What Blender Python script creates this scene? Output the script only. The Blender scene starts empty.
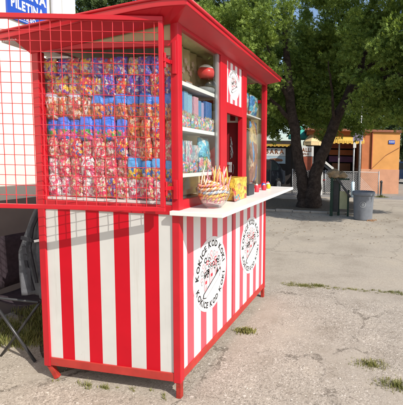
import bpy, bmesh, math, random
import numpy as np
from mathutils import Vector, Matrix

random.seed(7)
RNG = np.random.default_rng(11)
scene = bpy.context.scene
col = scene.collection
R = math.radians

# ------------------------------------------------------------------ camera
cam_d = bpy.data.cameras.new("camera")
cam = bpy.data.objects.new("camera", cam_d)
col.objects.link(cam)
cam_d.sensor_fit = 'HORIZONTAL'
cam_d.sensor_width = 36.0
cam_d.lens = 367.489 / 403.0 * 36.0
cam_d.shift_x = -109.745 / 403.0
cam_d.shift_y = -11.52 / 403.0
cam_d.clip_start = 0.05
cam_d.clip_end = 2000.0
YAW, PITCH, ROLL = 0.170, -0.087, 0.023
f_ = Vector((-math.sin(YAW) * math.cos(PITCH), math.cos(YAW) * math.cos(PITCH), math.sin(PITCH)))
r0 = Vector((math.cos(YAW), math.sin(YAW), 0))
u0 = r0.cross(f_)
r_ = r0 * math.cos(ROLL) + u0 * math.sin(ROLL)
u_ = r_.cross(f_)
mw = Matrix((r_, u_, -f_)).transposed().to_4x4()
mw.translation = Vector((1.129, -1.987, 1.5))
cam.matrix_world = mw
scene.camera = cam

# ------------------------------------------------------------------ light
SUN_DIR = Vector((0.692, -0.360, 0.626)).normalized()      # towards the sun
sun_d = bpy.data.lights.new("sun", 'SUN')
sun_d.energy = 4.6
sun_d.angle = R(0.5)
sun_d.color = (1.0, 0.945, 0.86)
sun = bpy.data.objects.new("sun", sun_d)
sun.rotation_euler = SUN_DIR.to_track_quat('Z', 'Y').to_euler()
sun.location = (6, -6, 9)
col.objects.link(sun)

world = bpy.data.worlds.new("World")
scene.world = world
world.use_nodes = True
wn = world.node_tree
wn.nodes.clear()
w_out = wn.nodes.new('ShaderNodeOutputWorld')
w_bg = wn.nodes.new('ShaderNodeBackground')
w_sky = wn.nodes.new('ShaderNodeTexSky')
w_sky.sky_type = 'NISHITA'
w_sky.sun_disc = False
w_sky.sun_elevation = math.asin(SUN_DIR.z)
w_sky.sun_rotation = math.atan2(SUN_DIR.x, SUN_DIR.y)
w_sky.dust_density = 1.5
w_bg.inputs['Strength'].default_value = 0.15
wn.links.new(w_sky.outputs[0], w_bg.inputs[0])
wn.links.new(w_bg.outputs[0], w_out.inputs[0])

vs = scene.view_settings
vs.view_transform = 'Standard'
vs.look = 'None'
vs.gamma = 1.0
vs.use_curve_mapping = False
vs.exposure = 0.28
scene.cycles.max_bounces = 8
scene.cycles.transparent_max_bounces = 24
scene.cycles.caustics_reflective = False
scene.cycles.caustics_refractive = False


# ------------------------------------------------------------------ materials
def new_mat(name):
    m = bpy.data.materials.new(name)
    m.use_nodes = True
    nt = m.node_tree
    b = nt.nodes['Principled BSDF']
    return m, nt, b


def rgb(c):
    return (c[0], c[1], c[2], 1.0)


def ramp(nt, stops, interp='LINEAR'):
    n = nt.nodes.new('ShaderNodeValToRGB')
    n.color_ramp.interpolation = interp
    e = n.color_ramp.elements
    while len(e) < len(stops):
        e.new(0.5)
    for k, (p, c) in enumerate(stops):
        e[k].position = p
        e[k].color = rgb(c) if not isinstance(c, float) else (c, c, c, 1)
    return n


def coords(nt, kind='Object'):
    return nt.nodes.new('ShaderNodeTexCoord').outputs[kind]


def noise(nt, vec, scale, detail=4.0, rough=0.6):
    n = nt.nodes.new('ShaderNodeTexNoise')
    n.inputs['Scale'].default_value = scale
    n.inputs['Detail'].default_value = detail
    n.inputs['Roughness'].default_value = rough
    nt.links.new(vec, n.inputs['Vector'])
    return n


def mix(nt, a, b, fac, mode='MIX'):
    n = nt.nodes.new('ShaderNodeMix')
    n.data_type = 'RGBA'
    n.blend_type = mode
    for sock, v in ((n.inputs[0], fac), (n.inputs[6], a), (n.inputs[7], b)):
        if hasattr(v, 'is_linked'):
            nt.links.new(v, sock)
        elif isinstance(v, (int, float)):
            sock.default_value = v
        else:
            sock.default_value = rgb(v)
    return n.outputs[2]


def add_bump(nt, b, height, strength, dist=0.01):
    bp = nt.nodes.new('ShaderNodeBump')
    bp.inputs['Strength'].default_value = strength
    bp.inputs['Distance'].default_value = dist
    nt.links.new(height, bp.inputs['Height'])
    nt.links.new(bp.outputs[0], b.inputs['Normal'])


def mat(name, c, rough=0.6, var=0.12, scale=6.0, bump=0.0, spec=0.4, metal=0.0, dirt=None, dirt_at=0.62, coat=0.0):
    m, nt, b = new_mat(name)
    v = coords(nt)
    n = noise(nt, v, scale)
    rp = ramp(nt, [(0.3, tuple(x * (1 - var) for x in c)), (0.7, tuple(min(1, x * (1 + var)) for x in c))])
    nt.links.new(n.outputs[0], rp.inputs[0])
    out = rp.outputs[0]
    if dirt is not None:
        n2 = noise(nt, v, scale * 2.7, 8, 0.7)
        r2 = ramp(nt, [(dirt_at, 0.0), (dirt_at + 0.12, 0.8)])
        nt.links.new(n2.outputs[0], r2.inputs[0])
        out = mix(nt, out, dirt, r2.outputs[0])
    nt.links.new(out, b.inputs['Base Color'])
    b.inputs['Roughness'].default_value = rough
    b.inputs['Specular IOR Level'].default_value = spec
    b.inputs['Metallic'].default_value = metal
    b.inputs['Coat Weight'].default_value = coat
    if bump:
        n3 = noise(nt, v, scale * 6, 6, 0.65)
        add_bump(nt, b, n3.outputs[0], bump, 0.004)
    return m


RED = (0.47, 0.008, 0.018)
M = {}
M['red'] = mat('red_paint', RED, 0.38, 0.10, 5, 0.12, 0.45, dirt=(0.36, 0.03, 0.03), dirt_at=0.66)
M['red_roof'] = mat('red_roof_paint', (0.47, 0.010, 0.020), 0.36, 0.12, 4, 0.08, 0.5)
M['red_wire'] = mat('red_wire_paint', (0.58, 0.03, 0.04), 0.42, 0.2, 30, 0.0, 0.4)
M['red_faded'] = mat('faded_red_paint', (0.40, 0.035, 0.028), 0.5, 0.15, 7, 0.15, 0.35, dirt=(0.28, 0.06, 0.04), dirt_at=0.60)
M['rust_leg'] = mat('rusty_red_paint', (0.33, 0.028, 0.02), 0.6, 0.3, 18, 0.3, 0.3, dirt=(0.16, 0.06, 0.03), dirt_at=0.55)
M['white_panel'] = mat('white_panel_paint', (0.565, 0.565, 0.54), 0.45, 0.06, 3, 0.05, 0.4, dirt=(0.43, 0.41, 0.35), dirt_at=0.66)
M['white_print'] = mat('white_print', (0.78, 0.78, 0.78), 0.4, 0.04, 4, 0, 0.4)
def streaks(m, c, amount=0.5, sc=(26, 26, 1.6), at=0.60):
    nt = m.node_tree
    b = nt.nodes['Principled BSDF']
    src = b.inputs['Base Color'].links[0].from_socket
    mp = nt.nodes.new('ShaderNodeMapping')
    mp.inputs['Scale'].default_value = sc
    nt.links.new(coords(nt), mp.inputs[0])
    n = noise(nt, mp.outputs[0], 1.0, 6, 0.7)
    r_1 = ramp(nt, [(at, 0.0), (at + .14, amount)])
    nt.links.new(n.outputs[0], r_1.inputs[0])
    nt.links.new(mix(nt, src, c, r_1.outputs[0]), b.inputs['Base Color'])


M['red_stripe'] = mat('red_stripe', (0.50, 0.003, 0.014), 0.45, 0.07, 3, 0.03, 0.22)
M['pink_red_stripe'] = mat('pink_red_stripe', (0.68, 0.085, 0.115), 0.42, 0.07, 3, 0.03, 0.4)
M['black'] = mat('black_print', (0.015, 0.015, 0.017), 0.5, 0.2, 10)
M['ink_grey'] = mat('grey_print', (0.30, 0.30, 0.31), 0.5, 0.2, 10)
M['ink_pink'] = mat('pink_print', (0.62, 0.30, 0.32), 0.5, 0.15, 10)
M['ink_red'] = mat('red_print', (0.55, 0.03, 0.05), 0.5, 0.15, 10)
M['counter'] = mat('white_counter_laminate', (0.76, 0.75, 0.71), 0.35, 0.05, 6, 0.03, 0.45, dirt=(0.5, 0.46, 0.38), dirt_at=0.70)
M['shelf'] = mat('white_shelf', (0.72, 0.71, 0.68), 0.4, 0.05, 6)
M['beige'] = mat('beige_board', (0.46, 0.37, 0.22), 0.75, 0.12, 5, 0.06, 0.2)
M['taupe'] = mat('taupe_board', (0.33, 0.28, 0.23), 0.7, 0.15, 5, 0.05, 0.25)
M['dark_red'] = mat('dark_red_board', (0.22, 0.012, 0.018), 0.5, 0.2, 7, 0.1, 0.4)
M['aluminium'] = mat('aluminium', (0.55, 0.55, 0.54), 0.35, 0.1, 12, 0, 0.5, metal=0.8)
M['steel'] = mat('galvanised_steel', (0.38, 0.39, 0.40), 0.5, 0.2, 14, 0.1, 0.5, metal=0.5)
M['cream_wall'] = mat('cream_plaster', (0.73, 0.71, 0.63), 0.85, 0.05, 2.5, 0.15, 0.2, dirt=(0.55, 0.5, 0.4), dirt_at=0.72)
M['plinth'] = mat('taupe_plinth', (0.17, 0.145, 0.135), 0.85, 0.10, 3, 0.25, 0.2)
M['pipe'] = mat('grey_pipe', (0.55, 0.56, 0.55), 0.45, 0.1, 6, 0, 0.4)
M['blue_sign'] = mat('blue_enamel', (0.018, 0.075, 0.42), 0.35, 0.08, 5, 0, 0.5)
M['white'] = mat('white_paint', (0.78, 0.78, 0.76), 0.5, 0.05, 6)
M['chair_cloth'] = mat('black_plum_cloth', (0.035, 0.026, 0.032), 0.9, 0.25, 40, 0.25, 0.15)
M['chair_tube'] = mat('black_tube', (0.03, 0.03, 0.032), 0.35, 0.2, 12, 0, 0.5)
M['jacket'] = mat('grey_cloth', (0.105, 0.108, 0.118), 0.9, 0.25, 22, 0.35, 0.15)
M['strap'] = mat('charcoal_webbing', (0.025, 0.025, 0.03), 0.85, 0.2, 50, 0.2, 0.2)
M['bark'] = mat('dark_bark', (0.055, 0.040, 0.033), 0.95, 0.5, 9, 1.0, 0.1, dirt=(0.03, 0.022, 0.018), dirt_at=0.5)
M['bin'] = mat('grey_bin_plastic', (0.16, 0.175, 0.20), 0.5, 0.15, 7, 0.1, 0.4, dirt=(0.30, 0.28, 0.25), dirt_at=0.62)
M['bin_mark'] = mat('pale_bin_mark', (0.34, 0.36, 0.37), 0.6, 0.1, 10)
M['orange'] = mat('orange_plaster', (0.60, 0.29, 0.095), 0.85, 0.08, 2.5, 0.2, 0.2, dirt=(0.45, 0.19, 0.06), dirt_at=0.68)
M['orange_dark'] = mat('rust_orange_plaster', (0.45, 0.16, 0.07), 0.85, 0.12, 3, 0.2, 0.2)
M['salmon'] = mat('salmon_plaster', (0.52, 0.27, 0.17), 0.85, 0.1, 3, 0.2, 0.2, dirt=(0.38, 0.22, 0.16), dirt_at=0.62)
M['dark_green'] = mat('dark_green_paint', (0.014, 0.04, 0.026), 0.55, 0.35, 9, 0.2, 0.35)
M['pale_green'] = mat('pale_green_board', (0.42, 0.43, 0.25), 0.7, 0.12, 8)
M['sack'] = mat('tan_sacking', (0.27, 0.20, 0.125), 0.9, 0.25, 12, 0.5, 0.15)
M['dark_metal'] = mat('dark_iron', (0.04, 0.04, 0.042), 0.5, 0.2, 10, 0.1, 0.4)
M['yellow'] = mat('yellow_cloth', (0.62, 0.38, 0.07), 0.8, 0.12, 8)
M['cream_cloth'] = mat('cream_cloth', (0.66, 0.50, 0.27), 0.8, 0.1, 8)
M['teal_cloth'] = mat('teal_cloth', (0.05, 0.34, 0.28), 0.8, 0.1, 8)
M['car_dark'] = mat('dark_car_paint', (0.018, 0.022, 0.03), 0.25, 0.1, 4, 0, 0.5, coat=0.6)
M['car_blue'] = mat('blue_car_paint', (0.03, 0.07, 0.19), 0.25, 0.1, 4, 0, 0.5, coat=0.6)
M['tyre'] = mat('tyre_rubber', (0.018, 0.018, 0.019), 0.85, 0.2, 12)
M['car_glass'] = mat('car_window', (0.03, 0.045, 0.05), 0.08, 0.1, 3, 0, 0.6)
M['lamp_glass'] = mat('lamp_lens', (0.6, 0.6, 0.58), 0.15, 0.1, 5, 0, 0.6)
M['brown'] = mat('brown_print', (0.24, 0.10, 0.05), 0.6, 0.15, 9)
M['red_brown'] = mat('red_brown_board', (0.34, 0.09, 0.05), 0.65, 0.15, 6)
M['lilac'] = mat('lilac_enamel', (0.40, 0.33, 0.52), 0.5, 0.1, 6)
M['violet'] = mat('violet_board', (0.16, 0.06, 0.16), 0.6, 0.2, 6)
M['light_blue'] = mat('light_blue_paint', (0.45, 0.58, 0.66), 0.5, 0.1, 8)
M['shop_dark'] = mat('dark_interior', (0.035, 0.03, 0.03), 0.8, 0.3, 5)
M['roof_tile'] = mat('clay_roof', (0.26, 0.10, 0.06), 0.8, 0.2, 8, 0.4)
M['rope_red'] = mat('red_tape', (0.5, 0.05, 0.05), 0.6, 0.1, 9)
M['cup_dark'] = mat('charcoal_plastic', (0.035, 0.038, 0.045), 0.5, 0.1, 9)
M['gold'] = mat('yellow_carton', (0.80, 0.50, 0.03), 0.45, 0.08, 7)

streaks(M['white_panel'], (0.40, 0.37, 0.31), 0.35)
streaks(M['white_print'], (0.50, 0.47, 0.42), 0.22, at=0.62)
streaks(M['cream_wall'], (0.50, 0.45, 0.36), 0.35, (5, 5, .5), 0.58)
streaks(M['red'], (0.30, 0.035, 0.035), 0.55, (60, 60, 5), 0.58)
streaks(M['red'], (0.17, 0.06, 0.04), 0.85, (42, 42, 30), 0.69)
streaks(M['red_faded'], (0.22, 0.06, 0.045), 0.6, (14, 14, 30), 0.58)


def glass_mat(name, tint=(0.96, 0.98, 0.97), refl=0.9, base=0.03):
    m = bpy.data.materials.new(name)
    m.use_nodes = True
    nt = m.node_tree
    nt.nodes.clear()
    o = nt.nodes.new('ShaderNodeOutputMaterial')
    t = nt.nodes.new('ShaderNodeBsdfTransparent')
    t.inputs[0].default_value = rgb(tint)
    g = nt.nodes.new('ShaderNodeBsdfGlossy')
    g.inputs['Roughness'].default_value = 0.02
    lw = nt.nodes.new('ShaderNodeLayerWeight')
    lw.inputs[0].default_value = 0.5
    pw = nt.nodes.new('ShaderNodeMath')
    pw.operation = 'POWER'
    pw.inputs[1].default_value = 4.0
    nt.links.new(lw.outputs['Facing'], pw.inputs[0])
    mul = nt.nodes.new('ShaderNodeMath')
    mul.operation = 'MULTIPLY_ADD'
    mul.inputs[1].default_value = refl
    mul.inputs[2].default_value = base
    mul.use_clamp = True
    nt.links.new(pw.outputs[0], mul.inputs[0])
    mx = nt.nodes.new('ShaderNodeMixShader')
    nt.links.new(mul.outputs[0], mx.inputs[0])
    nt.links.new(t.outputs[0], mx.inputs[1])
    nt.links.new(g.outputs[0], mx.inputs[2])
    nt.links.new(mx.outputs[0], o.inputs[0])
    return m


M['glass'] = glass_mat('window_glass', (0.97, 0.98, 0.97), 0.55, 0.045)
M['jar_glass'] = glass_mat('jar_glass', (0.86, 0.89, 0.9), 1.2, 0.06)
M['cello'] = glass_mat('cellophane', (0.95, 0.94, 0.95), 1.2, 0.10)


def asphalt_mat():
    m, nt, b = new_mat('gravelly_asphalt')
    v = coords(nt)

    def grains(scale, chan, stops, jitter=0.0):
        vo = nt.nodes.new('ShaderNodeTexVoronoi')
        vo.inputs['Scale'].default_value = scale
        nt.links.new(v, vo.inputs['Vector'])
        sp = nt.nodes.new('ShaderNodeSeparateColor')
        nt.links.new(vo.outputs['Color'], sp.inputs[0])
        rp = ramp(nt, stops)
        nt.links.new(sp.outputs[chan], rp.inputs[0])
        return rp.outputs[0], vo.outputs['Distance'], sp
    c1, d1, s1 = grains(210, 0, [(0.0, (0.14, 0.122, 0.10)), (0.3, (0.30, 0.262, 0.215)), (0.7, (0.385, 0.34, 0.285)), (1.0, (0.52, 0.47, 0.41))])
    c2, d2, s2 = grains(92, 1, [(0.0, (0.18, 0.155, 0.13)), (0.35, (0.34, 0.30, 0.25)), (0.88, (0.41, 0.365, 0.305)), (0.95, (0.56, 0.51, 0.45)), (1.0, (0.66, 0.61, 0.55))])
    n_mix = noise(nt, v, 38, 3, 0.6)
    rm = ramp(nt, [(0.40, 0.0), (0.58, 0.85)])
    nt.links.new(n_mix.outputs[0], rm.inputs[0])
    c = mix(nt, c1, c2, rm.outputs[0])
    # smoother worn skin where the binder still covers the stones
    big = noise(nt, v, 1.1, 6, 0.62)
    rw = ramp(nt, [(0.46, 0.0), (0.58, 0.78)])
    nt.links.new(big.outputs[0], rw.inputs[0])
    fine = noise(nt, v, 120, 6, 0.7)
    rf = ramp(nt, [(0.3, (0.30, 0.262, 0.215)), (0.7, (0.42, 0.375, 0.315))])
    nt.links.new(fine.outputs[0], rf.inputs[0])
    c = mix(nt, c, rf.outputs[0], rw.outputs[0])
    blot = noise(nt, v, 3.1, 5, 0.65)
    rb = ramp(nt, [(0.28, (0.78, 0.76, 0.73)), (0.5, (1, 1, 1)), (0.74, (1.12, 1.11, 1.09))])
    nt.links.new(blot.outputs[0], rb.inputs[0])
    c = mix(nt, c, rb.outputs[0], 1.0, 'MULTIPLY')
    wob = noise(nt, v, 5.0, 6, 0.75)
    vm = nt.nodes.new('ShaderNodeVectorMath')
    vm.operation = 'MULTIPLY_ADD'
    vm.inputs[1].default_value = (0.5, 0.5, 0)
    nt.links.new(wob.outputs['Color'], vm.inputs[0])
    nt.links.new(v, vm.inputs[2])
    vo = nt.nodes.new('ShaderNodeTexVoronoi')
    vo.feature = 'DISTANCE_TO_EDGE'
    vo.inputs['Scale'].default_value = 0.8
    nt.links.new(vm.outputs[0], vo.inputs['Vector'])
    rc = ramp(nt, [(0.0, 0.85), (0.007, 0.5), (0.018, 0.0)])
    nt.links.new(vo.outputs['Distance'], rc.inputs[0])
    gate = ramp(nt, [(0.47, 0.0), (0.53, 1.0)])
    nt.links.new(blot.outputs[0], gate.inputs[0])
    mm = nt.nodes.new('ShaderNodeMath')
    mm.operation = 'MULTIPLY'
    nt.links.new(rc.outputs[0], mm.inputs[0])
    nt.links.new(gate.outputs[0], mm.inputs[1])
    c = mix(nt, c, (0.09, 0.075, 0.058), mm.outputs[0])
    nt.links.new(c, b.inputs['Base Color'])
    b.inputs['Roughness'].default_value = 0.92
    b.inputs['Specular IOR Level'].default_value = 0.15
    hs = nt.nodes.new('ShaderNodeMath')
    hs.operation = 'MULTIPLY_ADD'
    hs.inputs[1].default_value = 0.6
    nt.links.new(fine.outputs[0], hs.inputs[0])
    nt.links.new(s2.outputs[1], hs.inputs[2])
    add_bump(nt, b, hs.outputs[0], 0.35, 0.004)
    return m


def concrete_mat():
    m, nt, b = new_mat('worn_concrete')
    v = coords(nt)
    fine = noise(nt, v, 60, 8, 0.75)
    big = noise(nt, v, 0.9, 6, 0.65)
    r1 = ramp(nt, [(0.25, (0.245, 0.212, 0.172)), (0.5, (0.36, 0.318, 0.262)), (0.75, (0.45, 0.40, 0.335))])
    nt.links.new(fine.outputs[0], r1.inputs[0])
    r2 = ramp(nt, [(0.28, (0.72, 0.70, 0.68)), (0.5, (1, 1, 1)), (0.72, (1.12, 1.1, 1.06))])
    nt.links.new(big.outputs[0], r2.inputs[0])
    c = mix(nt, r1.outputs[0], r2.outputs[0], 1.0, 'MULTIPLY')
    # fine wandering cracks
    wob = noise(nt, v, 2.2, 5, 0.7)
    vm = nt.nodes.new('ShaderNodeVectorMath')
    vm.operation = 'MULTIPLY_ADD'
    vm.inputs[1].default_value = (0.7, 0.7, 0)
    nt.links.new(wob.outputs['Color'], vm.inputs[0])
    nt.links.new(v, vm.inputs[2])
    vo = nt.nodes.new('ShaderNodeTexVoronoi')
    vo.feature = 'DISTANCE_TO_EDGE'
    vo.inputs['Scale'].default_value = 0.42
    nt.links.new(vm.outputs[0], vo.inputs['Vector'])
    rc = ramp(nt, [(0.0, 0.42), (0.004, 0.25), (0.009, 0.0)])
    nt.links.new(vo.outputs['Distance'], rc.inputs[0])
    c = mix(nt, c, (0.12, 0.10, 0.08), rc.outputs[0])
    nt.links.new(c, b.inputs['Base Color'])
    b.inputs['Roughness'].default_value = 0.88
    b.inputs['Specular IOR Level'].default_value = 0.2
    add_bump(nt, b, fine.outputs[0], 0.5, 0.004)
    return m


def soil_mat():
    m, nt, b = new_mat('soil')
    v = coords(nt)
    n = noise(nt, v, 14, 8, 0.7)
    r1 = ramp(nt, [(0.3, (0.055, 0.043, 0.030)), (0.6, (0.14, 0.11, 0.075)), (0.8, (0.22, 0.18, 0.12))])
    nt.links.new(n.outputs[0], r1.inputs[0])
    nt.links.new(r1.outputs[0], b.inputs['Base Color'])
    b.inputs['Roughness'].default_value = 0.95
    add_bump(nt, b, n.outputs[0], 0.9, 0.03)
    return m


def leaf_mat(name, c1, c2, trans=0.25):
    m = bpy.data.materials.new(name)
    m.use_nodes = True
    nt = m.node_tree
    nt.nodes.clear()
    o = nt.nodes.new('ShaderNodeOutputMaterial')
    g = nt.nodes.new('ShaderNodeNewGeometry')
    v = coords(nt)
    n = noise(nt, v, 1.6, 4, 0.6)
    ad = nt.nodes.new('ShaderNodeMath')
    ad.operation = 'MULTIPLY_ADD'
    ad.inputs[1].default_value = 0.45
    nt.links.new(g.outputs['Random Per Island'], ad.inputs[0])
    ad2 = nt.nodes.new('ShaderNodeMath')
    ad2.operation = 'MULTIPLY_ADD'
    ad2.inputs[1].default_value = 0.9
    ad2.inputs[2].default_value = -0.2
    nt.links.new(n.outputs[0], ad2.inputs[0])
    nt.links.new(ad2.outputs[0], ad.inputs[2])
    r1 = ramp(nt, [(0.1, c1), (0.85, c2)])
    nt.links.new(ad.outputs[0], r1.inputs[0])
    p = nt.nodes.new('ShaderNodeBsdfPrincipled')
    p.inputs['Roughness'].default_value = 0.6
    p.inputs['Specular IOR Level'].default_value = 0.25
    t = nt.nodes.new('ShaderNodeBsdfTranslucent')
    nt.links.new(r1.outputs[0], p.inputs['Base Color'])
    tc = mix(nt, r1.outputs[0], (1.0, 1.0, 0.55), 1.0, 'MULTIPLY')
    nt.links.new(tc, t.inputs[0])
    mx = nt.nodes.new('ShaderNodeMixShader')
    mx.inputs[0].default_value = trans
    nt.links.new(p.outputs[0], mx.inputs[1])
    nt.links.new(t.outputs[0], mx.inputs[2])
    nt.links.new(mx.outputs[0], o.inputs[0])
    return m


M['asphalt'] = asphalt_mat()
M['concrete'] = concrete_mat()
M['soil'] = soil_mat()
M['road'] = mat('road_asphalt', (0.24, 0.23, 0.22), 0.9, 0.12, 3, 0.4, 0.2)
M['kerb'] = mat('kerb_stone', (0.34, 0.31, 0.27), 0.9, 0.15, 8, 0.4, 0.2)
M['earth'] = mat('open_ground', (0.26, 0.235, 0.20), 0.95, 0.15, 1.2, 0.3, 0.2)
M['leaf'] = leaf_mat('scaly_green_leaf', (0.075, 0.145, 0.030), (0.37, 0.47, 0.105), 0.34)
M['leaf_dark'] = leaf_mat('dark_green_leaf', (0.022, 0.045, 0.014), (0.075, 0.11, 0.03), 0.2)
M['grass'] = leaf_mat('dry_green_grass', (0.10, 0.13, 0.03), (0.36, 0.32, 0.12), 0.25)
M['stone'] = mat('pale_pebble', (0.46, 0.42, 0.36), 0.8, 0.35, 60, 0.2, 0.2)


def confetti_mat(name, palette, scale=30, band=None, base=None, amount=1.0, rough=0.3, coat=0.5, crinkle=0.35):
    """Printed wrapping: random coloured flecks (palette), an optional plain band at the top (v > band[0])."""
    m, nt, b = new_mat(name)
    uv = coords(nt, 'UV')
    oi = nt.nodes.new('ShaderNodeObjectInfo')
    vm = nt.nodes.new('ShaderNodeVectorMath')
    vm.operation = 'MULTIPLY_ADD'
    vm.inputs[1].default_value = (17.0, 23.0, 5.0)
    nt.links.new(oi.outputs['Random'], vm.inputs[0])
    nt.links.new(uv, vm.inputs[2])
    vo = nt.nodes.new('ShaderNodeTexVoronoi')
    vo.inputs['Scale'].default_value = scale * 0.36
    nt.links.new(vm.outputs[0], vo.inputs['Vector'])
    sep = nt.nodes.new('ShaderNodeSeparateColor')
    nt.links.new(vo.outputs['Color'], sep.inputs[0])
    k = len(palette)
    rp = ramp(nt, [(i / k, c) for i, c in enumerate(palette)], 'CONSTANT')
    nt.links.new(sep.outputs[0], rp.inputs[0])
    c = rp.outputs[0]
    n = noise(nt, vm.outputs[0], scale * 0.6, 4, 0.7)
    rn = ramp(nt, [(0.36, (0.42, 0.40, 0.42)), (0.56, (1.08, 1.08, 1.08))])
    nt.links.new(n.outputs[0], rn.inputs[0])
    c = mix(nt, c, rn.outputs[0], 1.0, 'MULTIPLY')
    if base is not None:
        n2 = noise(nt, vm.outputs[0], 5, 3, 0.5)
        r2 = ramp(nt, [(0.45 - amount * 0.2, 0.0), (0.5, 1.0)])
        nt.links.new(n2.outputs[0], r2.inputs[0])
        c = mix(nt, base, c, r2.outputs[0])
    if band is not None:
        su = nt.nodes.new('ShaderNodeSeparateXYZ')
        nt.links.new(uv, su.inputs[0])
        n3 = noise(nt, vm.outputs[0], 9, 3, 0.6)
        ad = nt.nodes.new('ShaderNodeMath')
        ad.operation = 'MULTIPLY_ADD'
        ad.inputs[1].default_value = 0.18
        nt.links.new(n3.outputs[0], ad.inputs[0])
        nt.links.new(su.outputs[1], ad.inputs[2])
        stops = [(0.0, 0.0), (band[0] + 0.08, 0.0), (band[0] + 0.10, 0.92)]
        r3 = ramp(nt, stops)
        nt.links.new(ad.outputs[0], r3.inputs[0])
        c = mix(nt, c, band[1], r3.outputs[0])
    hs = nt.nodes.new('ShaderNodeHueSaturation')
    hs.inputs['Saturation'].default_value = 0.97
    nt.links.new(c, hs.inputs['Color'])
    nt.links.new(hs.outputs[0], b.inputs['Base Color'])
    b.inputs['Roughness'].default_value = rough
    b.inputs['Coat Weight'].default_value = coat
    b.inputs['Coat Roughness'].default_value = 0.08
    nb = noise(nt, vm.outputs[0], 14, 3, 0.6)
    add_bump(nt, b, nb.outputs[0], crinkle, 0.02)
    return m


# ------------------------------------------------------------------ mesh helpers
class MB:
    def __init__(self):
        self.v, self.f, self.mi, self.uv = [], [], [], {}

    def face(self, idx, m=0):
        self.f.append(tuple(idx))
        self.mi.append(m)

    def box(self, x0, x1, y0, y1, z0, z1, m=0, T=None):
        n = len(self.v)
        ps = [(x, y, z) for z in (z0, z1) for y in (y0, y1) for x in (x0, x1)]
        if T is not None:
            ps = [tuple(T @ Vector(p)) for p in ps]
        self.v += ps
        for q in ((0, 2, 3, 1), (4, 5, 7, 6), (0, 1, 5, 4), (2, 6, 7, 3), (0, 4, 6, 2), (1, 3, 7, 5)):
            self.face([n + k for k in q], m)
        return self

    def bar(self, a, b, w, h=None, m=0, up=(0, 0, 1)):
        """box-section bar from a to b"""
        a, b = Vector(a), Vector(b)
        h = w if h is None else h
        d = (b - a).normalized()
        up = Vector(up)
        if abs(d.dot(up)) > 0.98:
            up = Vector((1, 0, 0))
        s = d.cross(up).normalized()
        t = s.cross(d).normalized()
        n = len(self.v)
        for p in (a, b):
            for i, j in ((-1, -1), (1, -1), (1, 1), (-1, 1)):
                self.v.append(tuple(p + s * (i * w / 2) + t * (j * h / 2)))
        for q in ((0, 3, 2, 1), (4, 5, 6, 7), (0, 1, 5, 4), (1, 2, 6, 5), (2, 3, 7, 6), (3, 0, 4, 7)):
            self.face([n + k for k in q], m)
        return self

    def tube(self, pts, rad, seg=8, m=0, cap=True):
        pts = [Vector(p) for p in pts]
        rads = rad if isinstance(rad, (list, tuple)) else [rad] * len(pts)
        n0 = len(self.v)
        prev = None
        for i, p in enumerate(pts):
            if i == 0:
                d = pts[1] - p
            elif i == len(pts) - 1:
                d = p - pts[i - 1]
            else:
                d = pts[i + 1] - pts[i - 1]
            d.normalize()
            if prev is None:
                ref = Vector((0, 0, 1)) if abs(d.z) < 0.9 else Vector((1, 0, 0))
                s = d.cross(ref).normalized()
            else:
                s = (prev - d * prev.dot(d)).normalized()
            prev = s
            t = d.cross(s)
            for k in range(seg):
                a = 2 * math.pi * k / seg
                self.v.append(tuple(p + (s * math.cos(a) + t * math.sin(a)) * rads[i]))
        for i in range(len(pts) - 1):
            for k in range(seg):
                a = n0 + i * seg + k
                b = n0 + i * seg + (k + 1) % seg
                self.face((a, b, b + seg, a + seg), m)
        if cap:
            self.face([n0 + k for k in range(seg)][::-1], m)
            self.face([n0 + (len(pts) - 1) * seg + k for k in range(seg)], m)
        return self

    def lathe(self, prof, seg=24, c=(0, 0, 0), m=0):
        """prof: list of (r, z)"""
        n0 = len(self.v)
        for r, z in prof:
            for k in range(seg):
                a = 2 * math.pi * k / seg
                self.v.append((c[0] + r * math.cos(a), c[1] + r * math.sin(a), c[2] + z))
        for i in range(len(prof) - 1):
            for k in range(seg):
                a = n0 + i * seg + k
                b = n0 + i * seg + (k + 1) % seg
                self.face((a, b, b + seg, a + seg), m)
        if prof[0][0] > 1e-5:
            self.face([n0 + k for k in range(seg)][::-1], m)
        if prof[-1][0] > 1e-5:
            self.face([n0 + (len(prof) - 1) * seg + k for k in range(seg)], m)
        return self

    def poly(self, pts, m=0):
        n = len(self.v)
        self.v += [tuple(p) for p in pts]
        self.face(range(n, n + len(pts)), m)
        return self

    def prism(self, pts, ext, m=0):
        """extrude polygon pts (list of 3D) by vector ext"""
        n = len(self.v)
        k = len(pts)
        e = Vector(ext)
        self.v += [tuple(p) for p in pts] + [tuple(Vector(p) + e) for p in pts]
        self.face([n + i for i in range(k)][::-1], m)
        self.face([n + k + i for i in range(k)], m)
        for i in range(k):
            j = (i + 1) % k
            self.face((n + i, n + j, n + k + j, n + k + i), m)
        return self

    def build(self, name, mats, parent=None, smooth=False, bevel=0.0, loc=None, fix=True):
        me = bpy.data.meshes.new(name)
        me.from_pydata(self.v, [], self.f)
        if not isinstance(mats, (list, tuple)):
            mats = [mats]
        for m in mats:
            me.materials.append(m)
        for p, k in zip(me.polygons, self.mi):
            p.material_index = k
            p.use_smooth = smooth
        if fix:
            bm = bmesh.new()
            bm.from_mesh(me)
            bmesh.ops.recalc_face_normals(bm, faces=bm.faces[:])
            if bevel:
                es = [e for e in bm.edges if len(e.link_faces) == 2 and e.calc_face_angle(0) > 0.6]
                bmesh.ops.bevel(bm, geom=es, offset=bevel, segments=2, profile=0.6, affect='EDGES', clamp_overlap=True)
            bm.to_mesh(me)
            bm.free()
        me.update()
        return link(name, me, parent, loc)


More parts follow.
